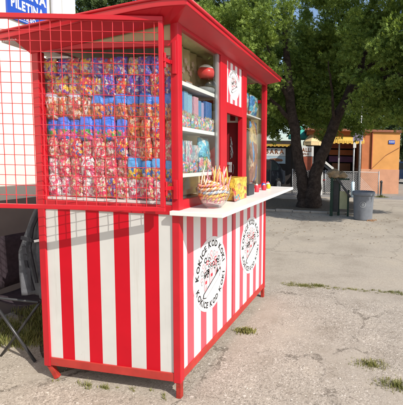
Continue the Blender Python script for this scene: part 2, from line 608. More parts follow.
def link(name, me, parent=None, loc=None):
    o = bpy.data.objects.new(name, me)
    col.objects.link(o)
    if parent is not None:
        o.parent = parent
        p = parent
        off = Vector((0, 0, 0))
        while p is not None:
            off += p.location
            p = p.parent
        # geometry is given in world space: shift it back so that child sits right under an unrotated parent
        if loc is None:
            o.location = -off
        else:
            o.location = loc
    elif loc is not None:
        o.location = loc
    return o


def empty(name, loc, label, cat, group=None):
    o = bpy.data.objects.new(name, None)
    o.empty_display_size = 0.1
    col.objects.link(o)
    o.location = loc
    o["label"] = label
    o["category"] = cat
    if group:
        o["group"] = group
    return o


def tag(o, label, cat, group=None):
    o["label"] = label
    o["category"] = cat
    if group:
        o["group"] = group
    return o


def kind(o, k):
    o["kind"] = k
    return o


# text glyphs as flat outlines (mesh data), cached
_gl = {}


def glyph(ch, bold=True):
    if ch in _gl:
        return _gl[ch]
    cu = bpy.data.curves.new('glyph', 'FONT')
    cu.body = ch
    cu.size = 1.0
    cu.resolution_u = 2
    if bold:
        cu.offset = 0.042
    ob = bpy.data.objects.new('glyph', cu)
    col.objects.link(ob)
    dg = bpy.context.evaluated_depsgraph_get()
    dg.update()
    me = bpy.data.meshes.new_from_object(ob.evaluated_get(dg))
    vs_ = [tuple(v.co) for v in me.vertices]
    fs_ = [tuple(p.vertices) for p in me.polygons]
    bpy.data.objects.remove(ob)
    bpy.data.curves.remove(cu)
    bpy.data.meshes.remove(me)
    xs = [v[0] for v in vs_] or [0, 0.3]
    _gl[ch] = (vs_, fs_, min(xs), max(xs))
    return _gl[ch]


def text_line(mb, s, size, mapf, m=0, gap=0.12, centre=(0, 0), squeeze=1.0):
    """straight text; mapf(u, v) -> 3D"""
    w = 0
    items = []
    for ch in s:
        if ch == ' ':
            w += 0.35
            continue
        vs_, fs_, a, b = glyph(ch)
        items.append((ch, w - a))
        w += (b - a) + gap
    for ch, off in items:
        vs_, fs_, a, b = glyph(ch)
        n = len(mb.v)
        for v in vs_:
            mb.v.append(tuple(mapf(centre[0] + (v[0] + off - w / 2) * size * squeeze, centre[1] + (v[1] - 0.35) * size)))
        for q in fs_:
            mb.face([n + k for k in q], m)


def text_arc(mb, s, size, radius, a_mid, inner, mapf, m=0, gap=0.16):
    """text on a circle. inner=False: tops outwards (upper arc); True: tops inwards (lower arc)"""
    w = 0
    items = []
    for ch in s:
        if ch == ' ':
            w += 0.42
            continue
        vs_, fs_, a, b = glyph(ch)
        items.append((ch, w + (b - a) / 2, (a + b) / 2))
        w += (b - a) + gap
    for ch, cx, mid in items:
        vs_, fs_, a, b = glyph(ch)
        s_ = (cx - w / 2) * size / radius
        ang = a_mid - s_ if not inner else a_mid + s_
        n = len(mb.v)
        for v in vs_:
            lx, ly = (v[0] - mid) * size, (v[1] - 0.35) * size
            if not inner:
                t, rr = ang, radius + ly
                px = rr * math.cos(t) + lx * math.sin(t)
                py = rr * math.sin(t) - lx * math.cos(t)
            else:
                t, rr = ang, radius - ly
                px = rr * math.cos(t) - lx * math.sin(t)
                py = rr * math.sin(t) + lx * math.cos(t)
            mb.v.append(tuple(mapf(px, py)))
        for q in fs_:
            mb.face([n + k for k in q], m)


# ------------------------------------------------------------------ ground
def sheet(name, pts, z, m):
    o = MB().poly([(x, y, z) for x, y in pts]).build(name, m, fix=False)
    return kind(o, 'structure')


sheet('ground', [(-400, -400), (400, -400), (400, 400), (-400, 400)], -0.012, M['earth'])


def jag(x0, x1, y, amp, step=0.08, seed=1):
    rr = random.Random(seed)
    n = int(abs(x1 - x0) / step)
    return [(x0 + (x1 - x0) * k / n, y + rr.uniform(-amp, amp)) for k in range(n + 1)]


# near lot: gravelly asphalt, ragged left edge along the soil by the building
left_edge = []
rr = random.Random(5)
for k in range(26):
    t = k / 25
    # edge from behind the camera up to the kiosk corner then back along its side
    x = -3.2 + 2.25 * t if t < 0.999 else -0.95
    y = 1.50 - 1.42 * t
    left_edge.append((x + rr.uniform(-0.02, 0.02), y + rr.uniform(-0.02, 0.02)))
lot = [(-14, -14), (14, -14), (14, 2.2)] + jag(14, -0.55, 2.2, 0.025, 0.09, 3) + [(-0.62, 1.6), (-0.8, 0.25)] + left_edge[::-1] + [(-14, 1.6)]
sheet('asphalt_lot', lot, 0.0, M['asphalt'])
pav = jag(-14, 14, 2.17, 0.03, 0.09, 4) + [(14, 12.6), (-14, 12.6)]
sheet('pavement', pav, -0.006, M['concrete'])
sheet('soil_strip', [(-3.3, -0.2), (-0.5, -0.2), (-0.5, 2.3), (-3.3, 2.3)], -0.004, M['soil'])
sheet('road', [(-60, 12.6), (60, 12.6), (60, 14.2), (-60, 14.2)], -0.008, M['road'])


# ------------------------------------------------------------------ grass
def blades(spots, n, h, w, spread, seed, lean=0.6):
    g = np.random.default_rng(seed)
    V, F = [], []
    for (cx, cy, sc) in spots:
        k = int(n * sc)
        for _ in range(k):
            r = abs(g.normal(0, spread * sc * 0.55))
            if r > spread * sc * .7:
                r = spread * sc * .95 * g.random()
            a = g.uniform(0, 2 * math.pi)
            x, y = cx + r * math.cos(a) * 1.5, cy + r * math.sin(a) * 0.8
            hh = h * sc * g.uniform(0.35, 1.1) * max(0.3, 1 - r / (spread * 2))
            b = g.uniform(0, 2 * math.pi)
            dx, dy = math.cos(b) * hh * lean * g.uniform(0.2, 1.6), math.sin(b) * hh * lean * g.uniform(0.2, 1.6)
            c = b + math.pi / 2
            wx, wy = math.cos(c) * w / 2, math.sin(c) * w / 2
            i = len(V)
            V += [(x - wx, y - wy, -0.004), (x + wx, y + wy, -0.004), (x + dx * .4 + wx * .7, y + dy * .4 + wy * .7, hh * .6),
                  (x + dx * .4 - wx * .7, y + dy * .4 - wy * .7, hh * .6), (x + dx, y + dy, hh)]
            F += [(i, i + 1, i + 2, i + 3), (i + 3, i + 2, i + 4)]
    return V, F


def grass(name, label, spots, n, h, w, spread, seed, as_stuff=False):
    V, F = blades(spots, n, h, w, spread, seed)
    me = bpy.data.meshes.new(name)
    me.from_pydata(V, [], F)
    me.materials.append(M['grass'])
    o = link(name, me)
    tag(o, label, 'grass')
    if as_stuff:
        kind(o, 'stuff')
    return o


rr = random.Random(21)
crack = [(0.10 + 0.028 * k + rr.uniform(-.02, .02), 2.19 + rr.uniform(-0.05, 0.05), rr.uniform(0.35, 0.8)) for k in range(62)]
crack += [(0.36 + rr.uniform(-.2, .25), 2.2 + rr.uniform(-.05, .05), rr.uniform(.8, 1.15)) for k in range(16)]
crack += [(1.45 + rr.uniform(-.1, .2), 2.22 + rr.uniform(-.04, .04), rr.uniform(.8, 1.1)) for k in range(9)]
grass('grass_in_crack', 'line of dry grass growing in the joint between asphalt and concrete', crack, 40, 0.03, 0.004, 0.075, 3, True)
grass('grass_tuft', 'green weed tuft growing beside the foot of the striped serving wall', [(0.08, .93, 1.1)], 200, 0.045, 0.012, 0.085, 5)
grass('grass_tuft', 'yellowish grass tuft alone on the asphalt, nearer the crack', [(1.16, .64, 1)], 420, 0.034, 0.0045, 0.14, 6)
grass('grass_tuft', 'grass tuft on the asphalt at the lower right edge of the view', [(1.33, .42, 1.1)], 420, 0.034, 0.0045, 0.14, 8)
rr = random.Random(31)
yard = [(rr.uniform(-2.1, -1.35), rr.uniform(0.35, 1.5), rr.uniform(.6, 1.2)) for k in range(80)]
yard = [s for s in yard if s[0] < -1.2 - 0.2 * rr.random() or s[1] > .5]
yard += [(-1.62 + rr.uniform(-.28, .14), .40 + rr.uniform(-.1, .1), rr.uniform(.7, 1.1)) for k in range(22)]
grass('yard_grass', 'rough grass on the soil under the black folding chair', yard, 60, 0.09, 0.006, 0.13, 9, True)
front = [(-0.95 + .9 * rr.random(), -0.01 + rr.uniform(-.03, .05), rr.uniform(.3, .6)) for k in range(16)]
front += [(-0.55 + rr.uniform(-.12, .1), 0.0, rr.uniform(.5, .8)) for k in range(7)]
grass('kiosk_foot_weeds', 'small weeds along the foot of the front striped panel', front, 22, 0.05, 0.004, 0.04, 10, True)


def pebbles():
    g = np.random.default_rng(77)
    base = [(1, 0, 0), (-1, 0, 0), (0, 1, 0), (0, -1, 0), (0, 0, 1), (0, 0, -1)]
    fs = [(0, 2, 4), (2, 1, 4), (1, 3, 4), (3, 0, 4), (2, 0, 5), (1, 2, 5), (3, 1, 5), (0, 3, 5)]
    V, F = [], []
    for _ in range(5200):
        x, y = g.uniform(-2.0, 2.6), g.uniform(-1.2, 2.15)
        if -0.93 < x < -0.05 and 0.08 < y < 1.7:
            continue
        s = 0.0016 + 0.0042 * g.random() ** 3
        if g.random() < 0.012:
            s = g.uniform(.006, .011)
        a = g.uniform(0, 6.28)
        ca, sa = math.cos(a), math.sin(a)
        sx, sy, sz = s * g.uniform(.8, 1.6), s * g.uniform(.7, 1.2), s * g.uniform(.5, .9)
        i = len(V)
        for (px, py, pz) in base:
            px, py, pz = px * sx * g.uniform(.7, 1.2), py * sy * g.uniform(.7, 1.2), pz * sz
            V.append((x + px * ca - py * sa, y + px * sa + py * ca, 0.3 * sz + pz))
        F += [tuple(i + k for k in q) for q in fs]
    me = bpy.data.meshes.new('pebbles')
    me.from_pydata(V, [], F)
    me.materials.append(M['stone'])
    o = link('pebbles', me)
    tag(o, 'pale loose grit scattered over the asphalt lot', 'pebbles')
    kind(o, 'stuff')


pebbles()

rr = random.Random(91)
lv = MB()
for k in range(420):
    x, y = rr.uniform(-2.5, 3.2), 8.0 - abs(rr.gauss(0, 1.9))
    if y < 2.6:
        continue
    a, s_ = rr.uniform(0, 6.28), rr.uniform(.012, .026)
    u, w = (math.cos(a) * s_, math.sin(a) * s_), (-math.sin(a) * s_ * .45, math.cos(a) * s_ * .45)
    z = -.002
    lv.poly([(x - u[0], y - u[1], z), (x + w[0], y + w[1], z + .006), (x + u[0], y + u[1], z + .002), (x - w[0], y - w[1], z + .004)])
o = lv.build('fallen_leaves', mat('dry_leaf', (.20, .12, .05), .85, .5, 3), fix=False)
kind(tag(o, 'dry brown leaves scattered over the concrete before the tree', 'leaves'), 'stuff')

# kerb stones round the tree bed
o = MB()
for k in range(9):
    x0 = -3.6 + k * 0.5
    o.box(x0, x0 + .49, 8.0 + .02 * math.sin(k * 2.1), 8.12, -0.006, 0.055 + .012 * math.sin(k * 3.7))
kind(o.build('kerb', M['kerb'], bevel=0.01), 'structure')
sheet('tree_bed', [(-3.7, 8.12), (0.9, 8.12), (0.9, 11.3), (-3.7, 11.3)], 0.0, M['soil'])

# ------------------------------------------------------------------ the kiosk
W, L = 0.975, 1.762
kiosk = empty('snack_kiosk', (-W / 2, L / 2, 0), 'red and white striped popcorn kiosk with serving counter and open wire grille', 'kiosk')
P = 0.047                      # post section
ZB, ZM, ZR = 0.106, 1.144, 2.125


def part(mb, name, m, parent=None, **kw):
    return mb.build(name, m, parent or kiosk, **kw)


# corner posts (each stands on its own foot)
for (x, y, zf, zt) in ((-P, 0, 0.1, 2.262), (-W, 0, 0.1, 2.12), (-P, L - P, 0.1, 2.262), (-W, L - P, 0.1, 2.12)):
    part(MB().box(x, x + P, y, y + P, zf, zt), 'post', M['red'], bevel=0.004)
part(MB().box(-0.034, -0.002, 0.004, 0.036, 0.0, 0.1), 'foot', M['rust_leg'], bevel=0.003)
part(MB().box(-0.036, -0.004, L - 0.040, L - 0.006, 0.0, 0.1), 'foot', M['rust_leg'], bevel=0.003)
part(MB().bar((-0.955, 0.022, 0.112), (-0.908, 0.036, 0.006), 0.030), 'foot', M['rust_leg'], bevel=0.003)
part(MB().box(-W + .004, -W + .036, L - 0.040, L - 0.006, 0.0, 0.1), 'foot', M['rust_leg'], bevel=0.003)

# rails
x0, x1 = -W + P, -P
y0, y1 = P, L - P
for (za, zb_) in ((ZB, 0.160), (1.149, 1.205), (ZR, ZR + 0.032)):
    part(MB().box(x0, x1, 0.003, 0.040, za, zb_), 'rail', M['red_faded' if za < .2 else 'red'], bevel=0.003)
for (za, zb_) in ((ZB, 0.160), (1.135, 1.19), (2.235, 2.262)):
    part(MB().box(-0.040, -0.003, y0, y1, za, zb_), 'rail', M['red_faded' if za < .2 else 'red'], bevel=0.003)
for (za, zb_) in ((ZB, 0.160), (1.149, 1.205), (2.06, 2.092)):
    part(MB().box(-W + .003, -W + 0.040, y0, y1, za, zb_), 'rail', M['red'], bevel=0.003)
    part(MB().box(x0, x1, L - 0.040, L - 0.003, za, zb_), 'rail', M['red'], bevel=0.003)

# front striped panel (y = 0 side): alternating sheets side by side, thickness 14 mm
fx = [-0.928, -0.8385, -0.7495, -0.6395, -0.5455, -0.4455, -0.3405, -0.237, -0.1415, -0.047]
mb = MB()
for k in range(len(fx) - 1):
    mb.box(fx[k], fx[k + 1] - (0 if k == len(fx) - 2 else 0.0), 0.012, 0.026, 0.160, 1.149, k % 2)
part(mb, 'front_panel', [M['white_panel'], M['red_stripe']])

# serving-side striped panel (x = 0 side)
edges = [P]
k = 0
while True:
    a = 0.109 + 0.1835 * k
    if a + 0.086 > L - P:
        break
    edges += [a, a + 0.086]
    k += 1
edges.append(L - P)
mb = MB()
for k in range(len(edges) - 1):
    mb.box(-0.026, -0.012, edges[k], edges[k + 1], 0.160, 1.135, k % 2)
part(mb, 'serving_panel', [M['white_print'], M['pink_red_stripe']])
part(MB().box(-0.0115, -0.007, 0.842, 0.862, 0.160, 1.135), 'seam_strip', mat('dull_red_strip', (0.42, 0.03, 0.05), 0.5, 0.1, 6))
# far and rear panels
mb = MB()
for k in range(10):
    a = x0 + (x1 - x0) * k / 10
    mb.box(a, a + (x1 - x0) / 10, L - 0.026, L - 0.012, 0.160, 1.149, k % 2)
part(mb, 'far_panel', [M['white_panel'], M['red_stripe']])
part(MB().box(x0, x1, L - 0.026, L - 0.014, 1.205, 2.06), 'far_wall', M['beige'])
mb = MB()
for k in range(18):
    a = y0 + (y1 - y0) * k / 18
    mb.box(-W + .012, -W + .026, a, a + (y1 - y0) / 18, 0.160, 1.149, k % 2)
part(mb, 'rear_panel', [M['white_panel'], M['red_stripe']])
part(MB().box(-W + .012, -W + .026, y0, y1, 1.205, 2.06), 'rear_wall', M['beige'])
part(MB().box(-W + .03, -.03, .03, L - .03, 0.115, 0.135), 'floor', M['taupe'])


# badges -----------------------------------------------------------------
def disc_pts(cx, cy, r, n=48):
    return [(cx + r * math.cos(2 * math.pi * k / n), cy + r * math.sin(2 * math.pi * k / n)) for k in range(n)]


def emblem(mb, mapf, s):
    """popcorn boxes, puffs and a slanted banner, drawn in flat layers. mats: 0 black 1 white 2 red 3 pink 4 grey"""
    rr_ = random.Random(4)

    def flat(pts, lay, m):
        mb.poly([mapf(u * s, v * s, lay) for u, v in pts], m)

    def ring(cx, cy, r, m, lay):
        flat(disc_pts(cx, cy, r, 12), lay, m)
        flat(disc_pts(cx, cy, r * 0.52, 12), lay + 1, 1)
    # arc of puffs above
    for k in range(11):
        a = R(185 - 19.0 * k)
        ring(0.60 * math.cos(a), 0.58 * math.sin(a) + .02, 0.088 if k % 2 else 0.075, (3, 4, 3, 0, 4)[k % 5], 1)
    for k in range(9):
        a = R(165 - 19 * k)
        ring(0.42 * math.cos(a), 0.38 * math.sin(a) + .08, 0.07, (3, 4, 2, 0)[k % 4], 3)
    # three striped boxes
    for (cx, cy, h, w, t) in ((-0.36, -0.18, 0.42, 0.24, -.10), (0.0, -0.06, 0.52, 0.30, 0), (0.36, -0.06, 0.42, 0.24, .10)):
        ct, st = math.cos(t), math.sin(t)

        def tr(p):
            return (cx + p[0] * ct - p[1] * st, cy + p[0] * st + p[1] * ct)
        flat([tr(q) for q in ((-w * .40, -h / 2), (w * .40, -h / 2), (w * .54, h / 2), (-w * .54, h / 2))], 5, 4)
        for j in range(6):
            a0, a1 = j / 6, (j + 1) / 6
            xa, xb = -w * .37 + w * .74 * a0, -w * .37 + w * .74 * a1
            ya, yb = -w * .50 + w * 1.0 * a0, -w * .50 + w * 1.0 * a1
            flat([tr(q) for q in ((xa, -h * .47), (xb, -h * .47), (yb, h * .47), (ya, h * .47))], 6, 1 if j % 2 else 3)
        for j in range(9):
            px, py = rr_.uniform(-w * .55, w * .55), h / 2 + rr_.uniform(-.02, .13)
            ring(*tr((px, py)), rr_.uniform(.05, .08), (0, 4, 2, 0)[j % 4], 7 + 2 * (j % 3))
        flat([tr(q) for q in ((-w * .2, -.03), (w * .22, -.02), (w * .18, .07), (-w * .22, .06))], 13, 2)
    # little dark drawings beside the boxes
    for (cx, cy, r) in ((-.58, -.12, .07), (.60, .06, .06), (-.5, .12, .05), (.55, -.2, .05), (-.2, -.36, .05), (.2, -.32, .05)):
        ring(cx, cy, r, 4, 3)
    # slanted banner
    def sl(u, v):
        return (u, v + 0.42 * u - 0.31)
    flat([sl(-.52, .080), sl(.60, .080), sl(.64, -.02), sl(.50, -.16), sl(-.36, -.16), sl(-.55, -.03)], 15, 0)
    flat([sl(-.49, .045), sl(.57, .050), sl(.60, -.02), sl(.48, -.145), sl(-.35, -.145), sl(-.51, -.03)], 16, 1)
    flat([sl(-.46, .08), sl(-.30, .08), sl(-.34, .22), sl(-.38, .12)], 15, 3)
    flat([sl(.26, .08), sl(.44, .08), sl(.38, .24), sl(.32, .12)], 15, 0)


INK = [M['black'], M['white_print'], M['ink_red'], M['ink_pink'], M['ink_grey']]


def badge(cy, cz, r, xface, parent=kiosk):
    mb = MB()
    n = 64
    pts = disc_pts(0, 0, r, n)
    mb.prism([(xface, cy + a, cz + b) for a, b in pts], (0.003, 0, 0))
    bd = mb.build('badge', M['white_print'], parent)
    t = MB()
    text_arc(t, 'KOKICE KOD KOKI', r * 0.235, r * 0.82, R(93), False, lambda u, v: (xface + .0036, cy + u, cz + v), gap=.09)
    text_arc(t, 'KOKICE KOD KOKI', r * 0.215, r * 0.83, R(-88), True, lambda u, v: (xface + .0036, cy + u, cz + v), gap=.09)
    t.build('lettering', M['black'], bd, fix=False)
    e = MB()
    emblem(e, lambda u, v, lay: (xface + .0034 + lay * .00022, cy + u, cz + v), r * .93)
    e.build('emblem', INK, bd, fix=False)
    return bd


badge(0.451, 0.660, 0.267, -0.0115)
badge(1.308, 0.672, 0.267, -0.0115)

# counter -----------------------------------------------------------------
cb = MB()
T = Matrix.Translation((0, 0, 1.178)) @ Matrix.Rotation(0.012, 4, 'X')
cb.box(-0.045, 0.285, -0.03, 1.80, -0.026, 0.0, 0, T)
part(cb, 'counter', [M['counter']], bevel=0.003)

# serving side window frames -------------------------------------------------
CT = 1.205
for (a, b) in ((0.563, 0.71), (1.047, 1.147)):
    part(MB().box(-0.044, 0.0, a + .03 if a < 1 else a, b, CT - .02, 2.235), 'mullion', M['red'], bevel=0.003)
part(MB().box(-0.036, -0.004, P, 0.593, CT - .018, CT + .03), 'window_rail', M['red'])
part(MB().box(-0.036, -0.004, 1.147, L - P, CT - .018, CT + .025), 'window_rail', M['red'])
part(MB().box(-0.040, -0.002, 0.71, 1.047, 1.838, 1.918), 'window_rail', M['red'])
part(MB().box(-0.028, -0.022, P, 0.56, CT + .03, 2.235), 'window_pane', M['glass'])
part(MB().box(-0.028, -0.022, 1.147, L - P, CT + .025, 2.235), 'window_pane', M['glass'])
part(MB().box(-0.030, -0.012, 0.560, 0.593, CT + .03, 2.235), 'sliding_frame', M['aluminium'])
# poster over the hatch
mb = MB()
for k in range(7):
    a = 0.71 + 0.337 * k / 7
    mb.box(-0.024, -0.014, a, a + 0.337 / 7, 1.918, 2.235, k % 2)
poster = part(mb, 'poster', [M['white_print'], M['pink_red_stripe']])
pb = MB().prism([(-0.0138, 0.878 + a, 2.075 + b * 1.0) for a, b in disc_pts(0, 0, .118, 40)], (0.002, 0, 0)).build('poster_badge', M['white_print'], poster)
e = MB()
emblem(e, lambda u, v, lay: (-0.0116 + lay * .0002, .878 + u, 2.075 + v), .108)
e.build('emblem', INK, poster, fix=False)
t = MB()
text_arc(t, 'KOKICE KOD KOKI', .020, .100, R(90), False, lambda u, v: (-.0114, .878 + u, 2.075 + v))
t.build('lettering', M['black'], poster, fix=False)
# inside the hatch: a dark red door leaf set back, with a pale card above
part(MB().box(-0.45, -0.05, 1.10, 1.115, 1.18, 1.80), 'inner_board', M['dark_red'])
part(MB().box(-0.40, -0.05, 1.095, 1.105, 1.80, 1.90), 'price_card', M['white'])
dr = MB()
rr = random.Random(12)
for k in range(12):
    xx_ = -.13 + .03 * rr.random()
    zz = 1.42 + .26 * rr.random()
    dr.tube([(xx_, 1.095, zz), (xx_ + .006, 1.094, zz - .03), (xx_ - .003, 1.095, zz - .05 * rr.random() - .04)], .003, 5)
part(dr, 'hanging_chain', M['steel'])
part(MB().box(-0.13, -0.085, 1.088, 1.0945, 1.815, 1.87), 'card_picture', M['dark_red'])
part(MB().box(-0.010, 0.004, 0.74, 0.80, 1.44, 1.46).box(-0.010, 0.012, 0.765, 0.775, 1.38, 1.46), 'hatch_latch', M['steel'])

# beige curtain with small flowers behind the first window, and back boards
cu = MB()
nc = 40
for i in range(nc):
    pass
for layer in (0,):
    rows = []
    for i in range(nc + 1):
        t = i / nc
        yy = 0.20 + 0.60 * t
        xx = -0.215 + 0.010 * math.sin(t * 38)
        rows.append((xx, yy))
    n = len(cu.v)
    for (xx, yy) in rows:
        cu.v += [(xx, yy, 1.955), (xx, yy, 2.25)]
    for i in range(nc):
        cu.face((n + 2 * i, n + 2 * i + 2, n + 2 * i + 3, n + 2 * i + 1))
curtain = part(cu, 'curtain', mat('beige_curtain', (0.62, 0.50, 0.31), .8, .08, 5), smooth=True)
fl = MB()
rr = random.Random(3)
for k in range(9):
    t = .06 + .1 * k
    yy, xx = 0.40 + .34 * t, -0.198
    zz = 2.06 + (.03, .10, .06)[k % 3]
    fl.poly([(xx, yy + (.020 + .004 * math.cos(5 * b)) * math.cos(b), zz + (.020 + .004 * math.cos(5 * b)) * math.sin(b)) for b in [i * .1571 for i in range(40)]])
fl.build('flower_print', mat('peach_print', (.72, .52, .42), .7), curtain, fix=False)
part(MB().box(-0.335, -0.32, .215, .90, 1.2, 1.945), 'back_board', M['beige'])
part(MB().box(-0.55, -0.05, .05, 1.70, 1.165, 1.18), 'inner_worktop', M['taupe'])
# shelves in the first bay
for z in (1.946, 1.672, 1.386):
    s = part(MB().box(-0.30, -0.045, 0.125, 0.70, z - .016, z), 'shelf', M['shelf'])
    MB().box(-0.0445, -0.036, 0.062, 0.70, z - .018, z + .006).build('shelf_lip', M['white'], s)
# third bay: cardboard back and shelf
part(MB().box(-0.17, -0.155, 1.15, 1.70, 1.19, 1.93), 'card_back', M['beige'])
part(MB().box(-0.15, -0.05, 1.16, 1.70, 1.890, 1.902), 'shelf', M['shelf'])

# roof ------------------------------------------------------------------------
XL, XR = -1.085, 0.120
YF, YB = -0.115, L + 0.075


def soff(x):
    return 2.252 + 0.155 * x


def top(x):
    if x < -0.22:
        return 2.352 + 0.140 * x
    t = (x + 0.22) / (XR + 0.22)
    return 2.352 + 0.140 * -0.22 + 0.021 * math.sin(min(1, t * 1.3) * math.pi / 2)


nx = 24
prof_top = [(XL + (XR - XL) * k / nx, top(XL + (XR - XL) * k / nx)) for k in range(nx + 1)]
prof_bot = [(x, z - .046) for x, z in prof_top[::-1]]
mb = MB()
mb.prism([(x, YF, z) for x, z in prof_top + prof_bot], (0, YB - YF, 0))
roof = part(mb, 'roof', M['red_roof'], bevel=0.004)
# sloping cove between the wall heads and the eaves, front and serving side
cv = MB()
n_c = 16
xs_ = [-W + W * k / n_c for k in range(n_c + 1)]
xo_ = [-W - .02 + (XR - .006 + W + .02) * k / n_c for k in range(n_c + 1)]
for k in range(n_c):
    cv.poly([(xs_[k], 0.0, soff(xs_[k])), (xs_[k + 1], 0.0, soff(xs_[k + 1])), (xo_[k + 1], YF + .006, top(xo_[k + 1]) - .044), (xo_[k], YF + .006, top(xo_[k]) - .044)])
cv.poly([(0, 0, soff(0)), (0, L, 2.258), (XR - .006, YB - .006, top(XR) - .044), (XR - .006, YF + .006, top(XR) - .044)])
cv.poly([(0, 0, soff(0)), (0, L, 2.258), (-.012, L, 2.258), (-.012, 0, soff(0))])
cv.build('cornice', M['red_roof'], roof, fix=False)
# rolled lip along the serving-side eave and the front edge
lip = MB()
lip.tube([(0.122, YF - .004, top(XR) - .012), (0.122, YB + .004, top(XR) - .012)], 0.012, 10)
lip.build('eave_lip', M['red_roof'], roof, smooth=True)
lip2 = MB()
lip2.tube([(x, YF - .002, z - .006) for x, z in prof_top], 0.008, 8)
lip2.build('eave_lip', M['red_roof'], roof, smooth=True)
sv = MB()
for k in range(9):
    xx = XL + .01 + .012 * k
    sv.box(xx, xx + .006, YF + .02, YB - .02, top(xx) - .058, top(xx) - .0465)
sv.build('soffit_slats', M['white'], roof)
cl_ = MB()
cl_.prism([(x, .05, top(x) - .060) for x in (-W + .05, -.5, -.22)] + [(-.05, .05, 2.262), (-.05, .05, 2.268), (-.22, .05, top(-.22) - .052), (-W + .05, .05, top(-W + .05) - .052)], (0, L - .1, 0))
part(cl_, 'ceiling_lining', M['beige'])
# board between the upper rail and the sloping roof on the front
mb = MB()
mb.prism([(x0, 0.014, ZR + .032), (x1, 0.014, ZR + .032), (x1, 0.014, soff(x1) + .012), (-.70, 0.014, soff(-.70) + .012)], (0, .012, 0))
part(mb, 'gable_board', M['beige'])

# front window film, behind the grille
part(MB().box(x0, x1, 0.022, 0.026, 1.205, ZR), 'window_pane', glass_mat('clear_film', (0.985, 0.985, 0.985), 0.22, 0.008))
part(MB().box(x0, -.34, 0.20, 0.21, 1.2, 2.12), 'back_board', M['taupe'])
for z in (1.222,):
    part(MB().box(x0, x1, 0.03, 0.118, z - .015, z), 'shelf', M['shelf'])
for z in (1.480, 1.600, 1.728, 1.868, 1.980):
    part(MB().tube([(x0, 0.112, z), (x1, 0.112, z)], .004, 6), 'hanging_rod', M['steel'])
part(MB().box(-.92, -.76, .05, .12, 2.088, 2.096), 'paper_sheet', M['white'])

# wire grille door, swung open about ten degrees ------------------------------------
hx, hy = -0.052, -0.060
ga = 0.170
GD = Vector((-math.cos(ga), -math.sin(ga), 0))
GN = Vector((math.sin(ga), -math.cos(ga), 0))
GL, GZ0, GZ1 = 1.02, 1.178, 2.262


def gp(s, z, n=0.0):
    return Vector((hx, hy, z)) + GD * s + GN * n


grille = MB()
for (s0, s1, za, zb_) in ((0, GL, GZ0, GZ0 + .026), (0, GL, GZ1 - .026, GZ1), (0, .025, GZ0 + .026, GZ1 - .026), (GL - .025, GL, GZ0 + .026, GZ1 - .026)):
    a, b = (gp(s0, (za + zb_) / 2), gp(s1, (za + zb_) / 2)) if s1 - s0 > .1 else (gp((s0 + s1) / 2, za), gp((s0 + s1) / 2, zb_))
    if s1 - s0 > .1:
        grille.bar(a, b, .022, .026, up=(0, 0, 1))
    else:
        grille.bar(a, b, .022, .025, up=tuple(GD))
door = part(grille, 'grille_door', M['red'], bevel=0.003)
wires = MB()
ws = 0.0575
nv = int((GL - .03) / ws)
nh = int((GZ1 - GZ0 - .03) / ws)
for i in range(1, nv + 1):
    s = GL - .012 - i * ws + .02
    pts = []
    for j in range(0, 2 * nh + 3):
        z = GZ0 + .02 + j * ws / 2
        if z > GZ1 - .02:
            break
        pts.append(gp(s, z, .0007 * math.cos(math.pi * (j / 2 + i)) if j % 2 == 0 else 0))
    wires.tube(pts, .0020, 6, cap=False)
for j in range(1, nh + 1):
    z = GZ0 + .02 + j * ws
    pts = []
    for i in range(0, 2 * nv + 3):
        s = GL - .012 + .02 - i * ws / 2
        if s < .012:
            break
        if s > GL - .01:
            continue
        pts.append(gp(s, z, -.0007 * math.cos(math.pi * (i / 2 + j)) if i % 2 == 0 else 0))
    wires.tube(pts, .0020, 6, cap=False)
wires.build('wire_mesh', M['red_wire'], door, smooth=True)
for z, hgt in ((2.02, .13), (1.30, .06)):
    h = MB()
    h.box(-.062, -.040, -.066, -.0135, z, z + .022).box(-.062, -.0305, -.0125, -.003, z, z + .022)
    h.box(-.030, -.006, -.012, -.001, z - .055, z + hgt)
    h.tube([(-.047, -.056, z - .03), (-.047, -.056, z + .05)], .007, 8)
    h.build('hinge', M['red'], door, bevel=0.002)


# ------------------------------------------------------------------ goods
def pillow(name, w, h, d, seed, mats, crimp=0.012, nx_=10, ny_=14):
    """sealed bag: flat crimped ends, swollen crinkled middle, uv 0..1"""
    rr_ = random.Random(seed)
    bm = bmesh.new()
    uvl = bm.loops.layers.uv.new('UVMap')
    ph = [rr_.uniform(0, 6.28) for _ in range(8)]

    def pt(i, j, side):
        u, v = i / nx_, j / ny_
        e = (4 * u * (1 - u)) ** 0.55 * (max(0, 4 * v * (1 - v))) ** 0.5
        wr = 0.10 * math.sin(9 * u + ph[0] + 3 * v) * math.sin(7 * v + ph[1]) + 0.07 * math.sin(17 * u + ph[2]) * math.cos(13 * v + ph[3])
        wr += 0.05 * math.sin(25 * v + ph[6] + 8 * u)
        narrow = 1 - 0.10 * (1 - abs(2 * v - 1)) * 0 - 0.05 * math.sin(math.pi * v)
        x = (u - 0.5) * w * narrow + 0.012 * w * math.sin(11 * v + ph[4])
        z = v * h + 0.01 * h * math.sin(8 * u + ph[5])
        y = side * d * 0.5 * e * (1 + wr * 1.6)
        return (x, y, z), (u, v)
    for side in (-1, 1):
        g = []
        for j in range(ny_ + 1):
            row = []
            for i in range(nx_ + 1):
                p, t = pt(i, j, side)
                row.append((bm.verts.new(p), t))
            g.append(row)
        for j in range(ny_):
            for i in range(nx_):
                q = [g[j][i], g[j][i + 1], g[j + 1][i + 1], g[j + 1][i]]
                if side > 0:
                    q = q[::-1]
                fc = bm.faces.new([a[0] for a in q])
                fc.smooth = True
                for lp, a in zip(fc.loops, q):
                    lp[uvl].uv = a[1]
    bmesh.ops.remove_doubles(bm, verts=bm.verts[:], dist=0.0004)
    me = bpy.data.meshes.new(name)
    bm.to_mesh(me)
    bm.free()
    me.materials.append(mats)
    return me


